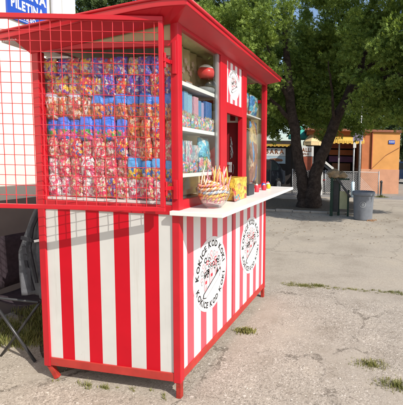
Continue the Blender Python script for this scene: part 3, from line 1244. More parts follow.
def carton(name, x0_, x1_, y0_, y1_, z0_, z1_, m, label, cat, group=None, bevel=0.002):
    mb_ = MB().box(0, x1_ - x0_, 0, y1_ - y0_, 0, z1_ - z0_)
    o_ = mb_.build(name, m, bevel=bevel)
    o_.location = (x0_, y0_, z0_)
    me_ = o_.data
    uv_ = me_.uv_layers.new(name='UVMap')
    hx_, hy_, hz_ = x1_ - x0_, y1_ - y0_, z1_ - z0_
    for p in me_.polygons:
        for li in p.loop_indices:
            c = me_.vertices[me_.loops[li].vertex_index].co
            uu = c.y / hy_ if abs(p.normal.x) > .5 else c.x / max(hx_, 1e-6)
            uv_.data[li].uv = (uu, c.z / hz_)
    tag(o_, label, cat, group)
    return o_


K = {}
K['grey_purple'] = (confetti_mat('grey_purple_wrap', [(.12, .03, .42), (.12, .03, .42), (.55, .53, .58), (.50, .04, .12), (.05, .05, .22), (.08, .14, .55)], 26), 'silver and purple snack bag')
K['yellow_grey'] = (confetti_mat('yellow_grey_wrap', [(.74, .44, .02), (.74, .44, .02), (.44, .38, .40), (.24, .06, .34), (.60, .10, .05), (.62, .56, .5)], 24), 'yellow and grey snack bag')
K['red_gold'] = (confetti_mat('red_gold_wrap', [(.60, .02, .03), (.60, .02, .03), (.74, .36, .02), (.62, .5, .45), (.36, .02, .10), (.10, .12, .45)], 24), 'red and gold snack bag')
K['blue_brown'] = (confetti_mat('blue_brown_wrap', [(.50, .09, .02), (.64, .24, .05), (.66, .46, .32), (.20, .04, .06), (.62, .12, .03), (.10, .10, .42)], 26, band=(.60, (.01, .20, .72))), 'brown snack bag with blue top band')
K['clear_brown'] = (confetti_mat('clear_brown_wrap', [(.52, .15, .04), (.66, .46, .34), (.58, .18, .05), (.70, .60, .54), (.34, .08, .06), (.60, .06, .08)], 22, band=(.84, (.50, .52, .62))), 'clear bag of brown biscuits')
K['blue_pink'] = (confetti_mat('blue_pink_wrap', [(.74, .10, .28), (.74, .14, .34), (.08, .42, .08), (.66, .10, .44), (.04, .22, .74), (.74, .26, .10)], 20, band=(.46, (.01, .14, .74))), 'pink bag with bright blue top')
K['orange_red'] = (confetti_mat('orange_red_wrap', [(.66, .09, .01), (.72, .24, .02), (.36, .03, .03), (.66, .44, .30), (.60, .02, .03)], 24), 'orange and red sweets bag')
K['pink_clear'] = (confetti_mat('pink_clear_wrap', [(.66, .16, .20), (.72, .58, .54), (.42, .08, .06), (.68, .03, .12), (.56, .38, .20), (.64, .05, .10)], 26), 'clear bag of pink and brown sweets')
K['white_pink'] = (confetti_mat('white_pink_wrap', [(.80, .76, .76), (.70, .14, .26), (.80, .74, .74), (.64, .03, .12), (.70, .52, .5)], 22), 'clear bag of white and pink popcorn')
K['blue_yellow'] = (confetti_mat('blue_yellow_wrap', [(.76, .48, .01), (.01, .16, .68), (.56, .14, .08), (.02, .2, .6), (.76, .5, .03), (.6, .6, .64)], 20, band=(.56, (.03, .34, .80))), 'blue and yellow snack bag')

ROWS = [  # z bottom, height, kinds left to right
    (1.962, 0.120, ['yellow_grey', 'grey_purple', 'red_gold', 'yellow_grey', 'grey_purple', 'red_gold', 'grey_purple', 'yellow_grey', 'grey_purple', 'grey_purple', 'red_gold']),
    (1.850, 0.128, ['red_gold', 'yellow_grey', 'yellow_grey', 'red_gold', 'yellow_grey', 'grey_purple', 'red_gold', 'grey_purple', 'grey_purple', 'red_gold', 'grey_purple']),
    (1.708, 0.158, ['clear_brown', 'clear_brown', 'clear_brown', 'clear_brown'] + ['blue_brown'] * 7),
    (1.580, 0.145, ['blue_pink'] * 7 + ['orange_red', 'orange_red', 'red_gold', 'orange_red']),
    (1.462, 0.136, ['pink_clear', 'pink_clear', 'red_gold', 'pink_clear', 'pink_clear', 'pink_clear', 'red_gold', 'pink_clear', 'orange_red', 'orange_red', 'pink_clear']),
    (1.342, 0.138, ['white_pink', 'pink_clear', 'pink_clear', 'white_pink', 'pink_clear', 'pink_clear', 'pink_clear'] + ['blue_yellow'] * 4),
    (1.222, 0.140, ['white_pink', 'white_pink', 'pink_clear', 'white_pink', 'pink_clear', 'red_gold', 'pink_clear', 'white_pink', 'pink_clear', 'white_pink', 'red_gold']),
]
ORD = ['first', 'second', 'third', 'fourth', 'fifth', 'sixth', 'seventh', 'eighth', 'ninth', 'tenth', 'eleventh']
ROWN = ['top', 'second', 'third', 'fourth', 'fifth', 'sixth', 'bottom']
bx0, bx1 = x0 - .012, x1 + .004
for r_i, (z, h, kinds) in enumerate(ROWS):
    pitch = (bx1 - bx0) / 11
    protos = {}
    for c_i, kd in enumerate(kinds):
        m_, desc = K[kd]
        key = (kd, c_i % 3)
        if key not in protos:
            protos[key] = pillow('snack_bag', pitch * 1.16, h * 1.06, .050, r_i * 31 + c_i * 7, m_)
        o = bpy.data.objects.new('snack_bag', protos[key])
        col.objects.link(o)
        o.location = (bx0 + pitch * (c_i + .5), 0.060 + .012 * ((c_i + r_i) % 2), z)
        o.rotation_euler = (R(random.uniform(-3, 3)), R(random.uniform(-3, 3)), R(random.uniform(-5, 5)))
        tag(o, '%s, %s from left in %s row behind grille' % (desc, ORD[c_i], ROWN[r_i]), 'snack bag', 'snack bags stacked behind the front window')

# boxed toys on the middle shelf of the first bay
toy = [((.05, .18, .50), 'dark blue'), ((.20, .42, .62), 'sky blue'), ((.24, .50, .68), 'pale cyan'), ((.66, .34, .44), 'pink'), ((.10, .30, .58), 'medium blue'),
       ((.42, .36, .60), 'lilac'), ((.04, .16, .46), 'deep blue')]
ty = [.125, .185, .245, .310, .375, .430, .480, .580]
for k, (c, nm) in enumerate(toy):
    m_ = confetti_mat('toy_box_print', [(.55, .40, .30), (.62, .55, .45), (.25, .35, .15), (.60, .2, .2), c, (.6, .5, .2)], 26, band=(.48, c))
    carton('toy_box', -.19 + .01 * (k % 2), -.062 - .006 * (k % 3), ty[k], ty[k + 1] - .006, 1.673, 1.673 + (.225, .235, .23, .22, .205, .20, .215)[k], m_,
           '%s toy carton on the middle shelf, %s from the near post' % (nm, ORD[k]), 'carton', 'toy cartons on the window shelf')
m_ = confetti_mat('cyan_bag_print', [(.16, .48, .62), (.45, .62, .68), (.08, .36, .55), (.6, .62, .6), (.12, .5, .6)], 14)
lo = [('pale cyan gift bag with a turquoise picture on the lowest shelf', m_, .125, .215, .235),
      ('pale blue gift bag on the lowest shelf, next to the sliding frame', m_, .425, .595, .245)]
for lab, mm, ya, yb, hh in lo:
    o = link('gift_bag', pillow('gift_bag', yb - ya, hh, .08, 5, mm))
    o.location = (-.10, (ya + yb) / 2, 1.387)
    o.rotation_euler = (0, 0, R(90))
    tag(o, lab, 'gift bag', 'gift bags on the lowest shelf')
m_ = confetti_mat('pink_white_print', [(.66, .60, .62), (.62, .20, .32), (.5, .5, .6), (.7, .66, .62), (.3, .45, .5)], 20)
carton('doll_box', -.17, -.08, .232, .315, 1.387, 1.60, m_, 'white carton with pink figure between the two gift bags', 'carton')
carton('doll_box', -.17, -.085, .325, .412, 1.387, 1.575, confetti_mat('grey_window_print', [(.45, .5, .52), (.62, .62, .6), (.6, .3, .35), (.3, .42, .5)], 16),
       'grey and white carton on the lowest shelf beside the pale blue gift bag', 'carton')

# small toys in front of the cartons, and packets filling the lowest shelf
tm = [confetti_mat('small_toy_print', [(.60, .12, .10), (.70, .50, .10), (.12, .35, .14), (.66, .60, .55), (.10, .25, .55), (.62, .3, .4)], 14),
      confetti_mat('small_toy_print', [(.70, .40, .30), (.20, .40, .20), (.66, .2, .25), (.72, .66, .6), (.16, .36, .6)], 14)]
rr = random.Random(44)
for k in range(9):
    yy = .105 + .055 * k
    o = link('toy_packet', pillow('toy_packet', .060, rr.uniform(.075, .105), .022, 60 + k, tm[k % 2], nx_=6, ny_=8))
    o.location = (-.0545, yy, 1.6735)
    o.rotation_euler = (R(rr.uniform(-5, 5)), 0, R(90 + rr.uniform(-10, 10)))
    tag(o, 'small %s toy packet, %s along the front of the middle shelf' % (('red and yellow', 'pink and green')[k % 2], ORD[k]), 'toy packet', 'small toy packets along the shelf fronts')
for k in range(7):
    yy = .115 + .068 * k
    o = link('toy_packet', pillow('toy_packet', .066, rr.uniform(.07, .12), .024, 80 + k, tm[(k + 1) % 2], nx_=6, ny_=8))
    o.location = (-.0555, yy, 1.3875)
    o.rotation_euler = (R(rr.uniform(-6, 6)), 0, R(90 + rr.uniform(-12, 12)))
    tag(o, 'small %s toy packet, %s along the front of the lowest shelf' % (('pink and green', 'red and yellow')[k % 2], ORD[k]), 'toy packet', 'small toy packets along the shelf fronts')

# jar on the top shelf, with a domed red and white lid
jar = empty('candy_jar', (-.10, .57, 1.947), 'clear round candy jar with red and white ball lid on the top shelf', 'jar')
MB().lathe([(.050, 0), (.075, .02), (.085, .055), (.075, .095), (.045, .115)], 28, (-.10, .57, 1.947)).build('jar_body', M['jar_glass'], jar, smooth=True)
MB().lathe([(.0, .004), (.062, .006), (.070, .035), (.055, .05), (0, .052)], 20, (-.10, .57, 1.947)).build('sweets', M['ink_grey'], jar, smooth=True)
MB().lathe([(.046, .115), (.060, .135), (.064, .160), (.054, .185)], 28, (-.10, .57, 1.947)).build('lid', mat('coral_red', (.66, .06, .06), .3), jar, smooth=True)
MB().lathe([(.054, .1852), (.040, .203), (.020, .213), (.0, .216)], 28, (-.10, .57, 1.947)).build('lid_cap', M['white'], jar, smooth=True)
o = MB().box(0, .008, 0, .10, 0, .075).build('picture_frame', M['brown'], None)
MB().box(.0085, .010, .008, .092, .008, .067).build('picture', M['ink_grey'], o)
o.location = (-.17, .40, 1.947)
o.rotation_euler = (0, R(-10), 0)
tag(o, 'small dark picture frame leaning on the top shelf beside the jar', 'picture frame')

# third bay goods
m_ = confetti_mat('blue_green_print', [(.06, .30, .60), (.10, .42, .62), (.55, .62, .62), (.16, .36, .12), (.05, .22, .55), (.5, .12, .1)], 12)
for k, (ya, yb, lab) in enumerate(((1.165, 1.40, 'blue and green party bag in the third window, nearer the hatch'), (1.42, 1.66, 'blue and white party bag in the third window, by the far post'))):
    o = link('party_bag', pillow('party_bag', yb - ya, .20, .06, 40 + k, m_))
    o.location = (-.085, (ya + yb) / 2, 1.903)
    o.rotation_euler = (R(4), 0, R(90))
    tag(o, lab, 'party bag', 'party bags in the third window')
m_ = confetti_mat('brown_toy_print', [(.40, .20, .10), (.55, .38, .26), (.10, .26, .52), (.6, .55, .5), (.30, .12, .08), (.5, .35, .15)], 12)
o = link('hanging_toy', pillow('hanging_toy', .22, .62, .07, 51, m_))
o.location = (-.075, 1.54, 1.235)
o.rotation_euler = (0, 0, R(90))
tag(o, 'tall brown and blue toy pack standing in the third window', 'toy')
cups = MB()
for k in range(9):
    cups.lathe([(.034, .032 * k), (.040, .032 * k + .075)], 20, (-.10, 1.22, 1.215))
tag(cups.build('cup_stack', M['white'], None, smooth=False), 'tall stack of white paper cups inside the third window', 'cups')


# on the counter ------------------------------------------------------------------
def cz(y):
    return 1.1785 + 0.012 * y


bowl = empty('lollipop_bowl', (.135, .175, cz(.175)), 'clear plastic bowl heaped with striped orange lollipops on the counter', 'bowl')
bz = cz(.175)
MB().lathe([(.045, 0), (.052, .006), (.078, .035), (.100, .08), (.108, .125)], 32, (.135, .175, bz)).build('bowl', M['cello'], bowl, smooth=True)
cols = [mat('yellow_candy', (.78, .50, .10), .3, .1, 20, coat=.5), mat('orange_candy', (.76, .30, .10), .3, .1, 20, coat=.5), mat('pink_candy', (.70, .26, .30), .3, .1, 20, coat=.5), mat('cream_candy', (.78, .64, .48), .3),
        mat('blue_candy', (.30, .36, .46), .3), mat('red_candy', (.6, .05, .05), .3)]
for li, (zl, rl, ca, cb_) in enumerate(((.045, .062, 2, 3), (.064, .076, 2, 0), (.083, .086, 0, 1), (.102, .092, 4, 3), (.121, .095, 1, 3), (.140, .090, 1, 2), (.156, .062, 1, 3))):
    nseg = 110
    mb = MB()
    for s in range(2):
        pts = []
        for q in range(nseg + 1):
            a = 2 * math.pi * q / nseg
            tw = a * 14 + s * math.pi
            rr2 = rl - .006 + .006 * math.cos(tw)
            pts.append((.135 + rr2 * math.cos(a), .175 + rr2 * math.sin(a), bz + zl + .006 * math.sin(tw) + .006 * math.sin(3 * a + li)))
        mb.tube(pts, .0068, 6, s, cap=False)
    mb.build('candy_ring', [cols[ca], cols[cb_]], bowl, smooth=True)
rr = random.Random(8)
for k in range(48):
    a = rr.uniform(0, 6.28)
    r1 = rr.uniform(.01, .09)
    bx, by = .135 + r1 * math.cos(a), .175 + r1 * math.sin(a)
    tx, ty_ = bx + rr.uniform(-.025, .025), by + rr.uniform(-.03, .05)
    hh = rr.uniform(.17, .265)
    mb = MB()
    mb.tube([(bx, by, bz + .10), ((bx + tx) / 2, (by + ty_) / 2, bz + hh * .8), (tx, ty_, bz + hh)], [.003, .0052, .002], 6)
    mb.build('candy_stick', cols[(0, 1, 2, 3, 3, 2, 5)[k % 7]], bowl, smooth=True)
# yellow display carton with lollipops
ya, yb = .50, .74
bz2 = cz(.62)
ym = confetti_mat('yellow_box_print', [(.80, .50, .03), (.78, .46, .03), (.70, .14, .04), (.82, .56, .08), (.80, .52, .05), (.62, .3, .1), (.82, .52, .04), (.78, .5, .04), (.2, .36, .45), (.8, .6, .2)], 10, rough=.4)
box = carton('sweets_carton', .045, .150, ya, yb, bz2 + .002, bz2 + .165, ym, 'yellow printed sweets carton standing on the white counter beside the bowl', 'carton')
o = carton('sweets_packet', .160, .168, .46, .60, bz2 + .001, bz2 + .075, confetti_mat('red_packet_print', [(.6, .06, .05), (.8, .45, .05), (.1, .4, .45), (.7, .2, .1)], 10),
           'small red and turquoise packet leaning in front of the yellow carton', 'packet')
o.rotation_euler = (0, R(-8), R(6))
# dark napkin box with bottles and small things further along
o = carton('napkin_box', .035, .125, .86, 1.00, cz(.93) + .001, cz(.93) + .088, M['cup_dark'], 'charcoal napkin box on the counter beyond the yellow carton', 'box')
for k, (yy, xx, m_, nm) in enumerate(((1.10, .07, 'white', 'white'), (1.17, .09, 'ink_red', 'red'), (1.26, .06, 'ink_pink', 'pink'), (1.36, .10, 'ink_red', 'second red'),
                                     (1.44, .07, 'blue_sign', 'blue'), (1.54, .09, 'gold', 'yellow'), (1.62, .06, 'white', 'farther white'))):
    hgt = (.06, .075, .065, .06, .075, .055, .065)[k]
    t = empty('sauce_bottle', (xx, yy, cz(yy)), '%s squeeze bottle in the row at the far end of the counter' % nm, 'bottle', 'squeeze bottles on the counter')
    MB().lathe([(.019, 0.0005), (.021, .008), (.021, hgt * .62), (.015, hgt * .78), (.011, hgt * .80)], 16, (xx, yy, cz(yy))).build('bottle', M[m_], t, smooth=True)
    MB().lathe([(.013, hgt * .801), (.012, hgt * .88), (.004, hgt)], 12, (xx, yy, cz(yy))).build('cap', M['ink_red' if k % 2 == 0 else 'white'], t, smooth=True)

# ------------------------------------------------------------------ building on the left
WX = -2.2
bld = empty('plaster_building', (WX - 2, -1, 0), 'cream plastered building with taupe plinth behind the kiosk', 'building')
MB().box(WX - 5, WX, -9, 1.72, 1.06, 4.6).build('wall', M['cream_wall'], bld)
MB().box(WX - 5, WX + .012, -9.01, 1.73, -0.012, 1.06).build('plinth', M['plinth'], bld)
MB().box(WX - 5.2, WX + .35, -9.2, 1.95, 4.6, 4.72).build('roof', M['roof_tile'], bld)
dp = MB().tube([(WX + .055, 1.415, 0.0), (WX + .055, 1.415, 4.6)], .05, 14)
dp.build('drainpipe', M['pipe'], bld, smooth=True)
for z in (1.9, 2.85, 3.6):
    MB().box(WX, WX + .11, 1.36, 1.47, z, z + .03).build('pipe_clamp', M['steel'], bld)
sg = empty('shop_sign', (WX, .93, 2.7), 'blue enamel sign with white capital letters high on the cream wall', 'sign')
sgx = WX + .02
MB().box(WX + .002, sgx, .925, 1.335, 2.715, 3.16).build('sign_plate', M['blue_sign'], sg)
t = MB()
for (s_, z_, sz, sq) in (('HRANA', 2.995, .125, .80), ('PILETINA', 2.865, .115, .62), ('I MESO', 2.765, .062, .7)):
    text_line(t, s_, sz, lambda u, v: (sgx + .002, u, v), 0, .10, (1.13, z_), sq)
t.build('lettering', M['white'], sg, fix=False)
MB().box(sgx, sgx + .0015, .94, 1.32, 2.727, 2.731).build('border', M['white'], sg)

# ------------------------------------------------------------------ folding chair and the grey jacket
ch = empty('folding_chair', (-1.39, .35, 0), 'black folding camping chair with plum fabric seat beside the kiosk', 'chair')
xa, xb, ya, yb = -1.58, -1.165, .175, .56
sz = .445
mb = MB()
for j in range(7):
    for i in range(13):
        u, v = i / 12, j / 6
        sag = .045 * math.sin(math.pi * u) + .02 * math.sin(math.pi * v)
        mb.v.append((xa + (xb - xa) * u, ya + (yb - ya) * v, sz - sag + .01 * v))
for j in range(6):
    for i in range(12):
        a = j * 13 + i
        mb.face((a, a + 1, a + 14, a + 13))
st = mb.build('seat', M['chair_cloth'], ch, smooth=True)
st.modifiers.new('thick', 'SOLIDIFY').thickness = .008
mb = MB()
for j in range(7):
    for i in range(13):
        u, v = i / 12, j / 6
        mb.v.append((xa - .012 - .03 * math.sin(math.pi * u) - .05 * v, ya - .01 + (yb - ya + .02) * u, .47 + .385 * v))
for j in range(6):
    for i in range(12):
        a = j * 13 + i
        mb.face((a, a + 1, a + 14, a + 13))
bk = mb.build('backrest', M['chair_cloth'], ch, smooth=True)
bk.modifiers.new('thick', 'SOLIDIFY').thickness = .008
for (p, q) in (((xb, ya, sz + .01), (-1.53, ya + .005, 0.006)), ((xa, ya - .014, sz + .01), (-1.22, ya - .012, .006)), ((xb, yb, sz + .01), (-1.55, yb, .006)), ((xa, yb + .014, sz + .01), (-1.22, yb + .014, .006))):
    MB().tube([p, q], .0095, 8).build('leg', M['chair_tube'], ch, smooth=True)
for y in (ya - .016, yb + .016):
    MB().tube([(xb, y, sz + .008), (xa, y, sz + .008), (xa - .06, y, .87)], .0095, 8).build('side_tube', M['chair_tube'], ch, smooth=True)
MB().lathe([(.014, -.012), (.018, 0), (.014, .012)], 12, (-1.605, .16, .452)).build('joint', M['white'], ch)

jk = empty('grey_jacket', (-1.1, .2, 1.1), 'grey jacket with dark straps hanging beside the rear edge of the kiosk', 'jacket')
mb = MB()
nu, nvv = 22, 26
for j in range(nvv + 1):
    v = j / nvv
    w_ = .07 + .25 * min(1, v * 1.7) ** 0.8
    for i in range(nu + 1):
        u = i / nu
        xr = -1.008 - .02 * v
        fold = .022 * math.sin(u * 13 + 2 * v) * (0.4 + v) + .012 * math.sin(u * 29 + 4 * v)
        mb.v.append((xr - w_ * u, .17 + .02 * v + fold - .05 * math.sin(math.pi * u) * (1 - v * .3), 1.17 - .66 * v - .012 * math.sin(u * 5)))
for j in range(nvv):
    for i in range(nu):
        a = j * (nu + 1) + i
        mb.face((a, a + 1, a + nu + 2, a + nu + 1))
body = mb.build('cloth', M['jacket'], jk, smooth=True)
body.modifiers.new('thick', 'SOLIDIFY').thickness = .012
for (pts, w_) in (([(-1.06, .10, 1.12), (-1.11, .085, 1.0), (-1.14, .085, .86), (-1.10, .09, .62)], .020),
                  ([(-1.02, .11, .93), (-1.10, .074, .915), (-1.19, .074, .93)], .024),
                  ([(-1.19, .088, .87), (-1.175, .09, .74), (-1.14, .10, .56)], .022)):
    s = MB()
    for a, b in zip(pts[:-1], pts[1:]):
        s.bar(a, b, w_, .008, up=(0, 1, 0))
    s.build('strap', M['strap'], jk)
MB().bar((-1.03, .066, .925), (-1.075, .062, .915), .006, .016, up=(0, 0, 1)).build('label_tag', M['white'], jk)
MB().tube([(-.972, .16, 1.155), (-1.0, .165, 1.15), (-1.02, .17, 1.16)], .006, 6).build('hook', M['steel'], jk)


# ------------------------------------------------------------------ trees
def spray_mesh(name, centres, radii, n_spray, leaf_len, leaf_w, k_leaf, seed, up=0.35, droop=0.0):
    """flat feathery sprays spread through the clumps; each leaflet one thin quad"""
    g = np.random.default_rng(seed)
    C = np.repeat(np.array(centres), n_spray, axis=0)
    Rr = np.repeat(np.array(radii), n_spray)
    n = len(C)
    d = g.normal(size=(n, 3))
    d /= np.linalg.norm(d, axis=1)[:, None]
    r = g.random(n) ** 0.55
    O = C + d * (Rr * r)[:, None] * np.array([1.0, 1.0, 0.8])
    ax = d * 0.9 + g.normal(size=(n, 3)) * 0.5 + np.array([0, 0, up])
    ax /= np.linalg.norm(ax, axis=1)[:, None]
    nn = np.cross(ax, g.normal(size=(n, 3)))
    nn /= np.linalg.norm(nn, axis=1)[:, None]
    sd = np.cross(ax, nn)
    V = np.empty((n, k_leaf, 4, 3))
    for q in range(k_leaf):
        t = q / max(1, k_leaf - 1)
        ang = (t - 0.5) * 2.2 + g.normal(size=n) * .15
        along = (0.15 + 0.55 * (1 - abs(2 * t - 1))) * leaf_len
        dirv = ax * np.cos(ang)[:, None] + sd * np.sin(ang)[:, None]
        side = -ax * np.sin(ang)[:, None] + sd * np.cos(ang)[:, None]
        ln = leaf_len * g.uniform(0.6, 1.15, n)
        wd = leaf_w * g.uniform(0.7, 1.3, n)
        o = O + ax * along + dirv * 0.0
        lift = nn * (g.normal(size=n) * leaf_len * .12)[:, None]
        V[:, q, 0] = o
        V[:, q, 1] = o + dirv * (ln * .5)[:, None] + side * (wd * .5)[:, None] + lift
        V[:, q, 2] = o + dirv * ln[:, None] + lift * 1.6
        V[:, q, 3] = o + dirv * (ln * .5)[:, None] - side * (wd * .5)[:, None] + lift
    V = V.reshape(-1, 3)
    nf = len(V) // 4
    me = bpy.data.meshes.new(name)
    me.vertices.add(len(V))
    me.vertices.foreach_set('co', V.ravel())
    me.loops.add(nf * 4)
    me.loops.foreach_set('vertex_index', np.arange(nf * 4, dtype=np.int32))
    me.polygons.add(nf)
    me.polygons.foreach_set('loop_start', np.arange(0, nf * 4, 4, dtype=np.int32))
    me.polygons.foreach_set('loop_total', np.full(nf, 4, dtype=np.int32))
    me.update()
    return me


def lobe_clumps(lobes, per, rad, seed, flat=1.0):
    g = np.random.default_rng(seed)
    cs, rs = [], []
    for (x, y, z, r) in lobes:
        k = int(per * r * r)
        for _ in range(k):
            d = g.normal(size=3)
            d /= np.linalg.norm(d)
            q = r * g.uniform(.55, 1.0)
            cs.append((x + d[0] * q, y + d[1] * q, z + d[2] * q * flat))
            rs.append(rad * g.uniform(.6, 1.35))
    return cs, rs


def limb(pts, rads, seed):
    rr_ = random.Random(seed)
    out, ro = [], []
    for a, b, ra, rb in zip(pts[:-1], pts[1:], rads[:-1], rads[1:]):
        a, b = Vector(a), Vector(b)
        for k in range(4):
            t = k / 4
            out.append(a.lerp(b, t) + Vector((rr_.uniform(-.03, .03), rr_.uniform(-.03, .03), 0)))
            ro.append((ra + (rb - ra) * t) * rr_.uniform(.93, 1.07))
    out.append(Vector(pts[-1]))
    ro.append(rads[-1])
    return out, ro


tree = empty('cypress_tree', (-.9, 9.25, 0), 'large dark tree with forked leaning trunk and feathery green crown beyond the kiosk', 'tree')
tr_ = MB()
for pts, rads, sd in (
        ([(-.98, 9.25, -.05), (-1.03, 9.25, .45), (-1.20, 9.25, 1.4), (-1.38, 9.3, 2.4), (-1.62, 9.3, 3.8), (-1.8, 9.4, 6.0)], [.28, .205, .175, .16, .14, .05], 1),
        ([(-.70, 9.2, -.05), (-.76, 9.2, .45), (-.62, 9.2, 1.2), (-.36, 9.2, 2.0), (.06, 9.15, 3.0), (.6, 9.1, 4.2), (.9, 9.0, 5.6)], [.30, .245, .19, .165, .14, .10, .05], 2)):
    p_, r_l = limb(pts, rads, sd)
    tr_.tube(p_, r_l, 12)
for (a, b, ra, sd) in (((-1.5, 9.3, 2.7), (-2.9, 8.4, 3.9), .08, 4), ((-1.6, 9.3, 3.2), (-1.9, 7.9, 4.6), .07, 5), ((.1, 9.15, 3.0), (1.6, 8.2, 3.5), .08, 6), ((-.1, 9.15, 2.6), (-.2, 8.0, 4.1), .06, 7),
                       ((.5, 9.1, 4.0), (2.2, 8.6, 4.8), .07, 8), ((.35, 9.1, 3.6), (2.7, 6.5, 3.5), .085, 10), ((2.4, 6.9, 3.6), (2.9, 5.5, 3.35), .04, 11), ((.7, 9.1, 4.6), (3.6, 7.2, 5.9), .08, 12), ((1.2, 8.6, 4.0), (4.1, 7.4, 4.3), .07, 13), ((-1.6, 9.3, 3.6), (-3.2, 9.6, 5.2), .07, 9)):  # limbs reaching right also carry the unseen lobes added for shade
    p_, r_l = limb([a, ((a[0] + b[0]) / 2, (a[1] + b[1]) / 2, (a[2] + b[2]) / 2 + .12), b], [ra, ra * .6, ra * .25], sd)
    tr_.tube(p_, r_l, 8)
tr_.build('trunk', M['bark'], tree, smooth=True)
lobes = [
    (-2.55, 8.0, 4.6, 1.05), (-2.15, 7.8, 3.75, .75), (-3.2, 8.6, 5.6, 1.1), (-2.0, 7.9, 5.4, 1.0), (-2.9, 9.6, 4.4, 1.1), (-2.3, 8.2, 2.95, .5), (-3.4, 9.2, 3.4, .8),
    (1.35, 7.8, 3.45, 1.05), (1.95, 7.4, 4.6, 1.25), (0.95, 8.0, 4.6, .95), (2.5, 7.6, 3.35, 1.0), (1.1, 8.2, 5.7, 1.1), (.95, 8.0, 3.1, .7), (3.4, 7.2, 3.9, 1.2), (3.3, 7.6, 2.95, .8), (2.6, 7.0, 4.0, 1.1),
    (3.3, 6.5, 3.2, .75), (2.8, 6.8, 3.35, .8), (2.2, 6.9, 4.6, .8), (2.45, 6.2, 3.35, .6), (3.05, 6.0, 3.3, .6),  # mostly out-of-view lobes, added to shade trunk and paving
    (2.2, 7.6, 6.7, 1.4), (3.4, 7.3, 6.4, 1.4), (1.0, 8.3, 7.3, 1.4), (3.2, 6.7, 7.6, 1.4), (-.4, 9.0, 7.4, 1.4),  # lobes above the view, added to shade the middle of the crown
    (1.9, 7.6, 2.75, .5), (2.4, 7.4, 2.7, .5), (1.35, 7.8, 2.75, .45), (2.0, 8.4, 2.7, .5), (2.9, 6.4, 3.0, .55),  # last lobe is out of view, added for shade on the paving
    (4.0, 8.0, 4.6, 1.3), (3.2, 8.6, 3.3, 1.0), (4.3, 7.0, 3.6, 1.0), (2.2, 8.8, 3.0, .8),
    (-.4, 9.8, 5.9, 1.2), (-.6, 10.6, 4.6, 1.2), (.6, 10.4, 4.0, 1.2), (-1.9, 10.6, 4.2, 1.2), (-1.0, 10.9, 3.2, 1.0), (0.3, 10.9, 3.0, .95), (1.7, 10.3, 3.6, 1.1), (-.6, 11, 6, 1.4), (1.2, 11, 5.4, 1.4),
    (-.2, 10.0, 3.6, .8), (-.9, 10.2, 4.6, .95), (-2.2, 10.6, 3.0, .85), (-3.7, 9.8, 3.6, 1.0), (-.5, 10.3, 2.95, .7), (.3, 9.9, 4.6, .9), (-1.6, 9.9, 3.3, .8),
]
lobes += [(2.35, 5.75, 3.3, .55), (2.9, 5.55, 3.3, .55), (3.3, 5.45, 3.35, .45), (2.5, 6.25, 3.3, .62), (3.05, 6.0, 3.3, .6), (2.9, 6.4, 3.0, .55), (2.6, 6.7, 3.3, .6)] * 4  # unseen lobes, stacked dense, added to cast shade before the trunk
cs, rs = lobe_clumps(lobes, 27, .25, 17)
me = spray_mesh('crown', cs, rs, 84, .068, .020, 8, 23, up=.3)
me.materials.append(M['leaf'])
link('crown', me, tree)

# background trees
for (name, lab, x, y, h, lb, sd) in (
        ('leafy_tree', 'tall green tree behind the kiosk roof, left of the cypress', -7.6, 13.5, 7.5, [(-7.6, 13.5, 5.6, 2.4), (-9.2, 14, 6.4, 2.2), (-5.9, 14, 5.0, 1.9), (-7.4, 13.2, 7.8, 1.9), (-11.5, 14.5, 7.0, 2.5), (-5.0, 14.6, 7.0, 2.0)], 5),
        ('leafy_tree', 'dark tree rising over the shop roofs, straight behind the forked trunk', -2.5, 20.5, 6, [(-2.5, 20.5, 5.2, 2.2), (-5, 21, 4.8, 2.2), (0, 21, 5.0, 2.1), (-1.6, 20.6, 7.5, 2.2), (-4.2, 20.6, 7.2, 2.0), (.7, 21.2, 7.4, 2.0)], 6),
        ('leafy_tree', 'hazy tree far down the street beside the orange shop', 4.0, 40, 7, [(4.0, 40, 4.0, 2.6), (7, 41, 4.4, 2.8), (5, 40, 6.5, 2.2)], 7)):
    t = empty(name, (x, y, 0), lab, 'tree', 'trees behind the market')
    p_, r_l = limb([(x, y, -.05), (x + .2, y, h * .4), (x - .1, y, h * .8)], [.28, .2, .1], sd)
    MB().tube(p_, r_l, 10).build('trunk', M['bark'], t, smooth=True)
    cs, rs = lobe_clumps(lb, 15, .5, sd)
    me = spray_mesh('crown', cs, rs, 30, .22, .10, 5, sd, up=.2)
    me.materials.append(M['leaf_dark'])
    link('crown', me, t)

# ------------------------------------------------------------------ bin, stall frame, sacks, fence, poles
bn = empty('rubbish_bin', (.87, 7.4, 0), 'grey plastic rubbish bin with round pale emblem beside the green frame', 'bin')
MB().lathe([(.225, -.006), (.235, .02), (.262, .60), (.268, .625)], 36, (.87, 7.4, 0)).build('body', M['bin'], bn, smooth=True)
MB().lathe([(.285, .615), (.290, .63), (.290, .70), (.275, .715), (.255, .715), (.250, .64)], 36, (.87, 7.4, 0)).build('rim', M['bin'], bn, smooth=True)
mk = MB()
for (ra, rb) in ((.075, .062),):
    n = 32
    base = len(mk.v)
    for k in range(n):
        a = 2 * math.pi * k / n
        for r in (ra, rb):
            du, dv = r * math.cos(a), r * math.sin(a)
            th = du / .255
            rad = .2585 + (.42 + dv - .42) * .045
            mk.v.append((.87 + rad * math.sin(th - .02), 7.4 - rad * math.cos(th - .02), .40 + dv))
    for k in range(n):
        a, b = base + 2 * k, base + 2 * ((k + 1) % n)
        mk.face((a, b, b + 1, a + 1))
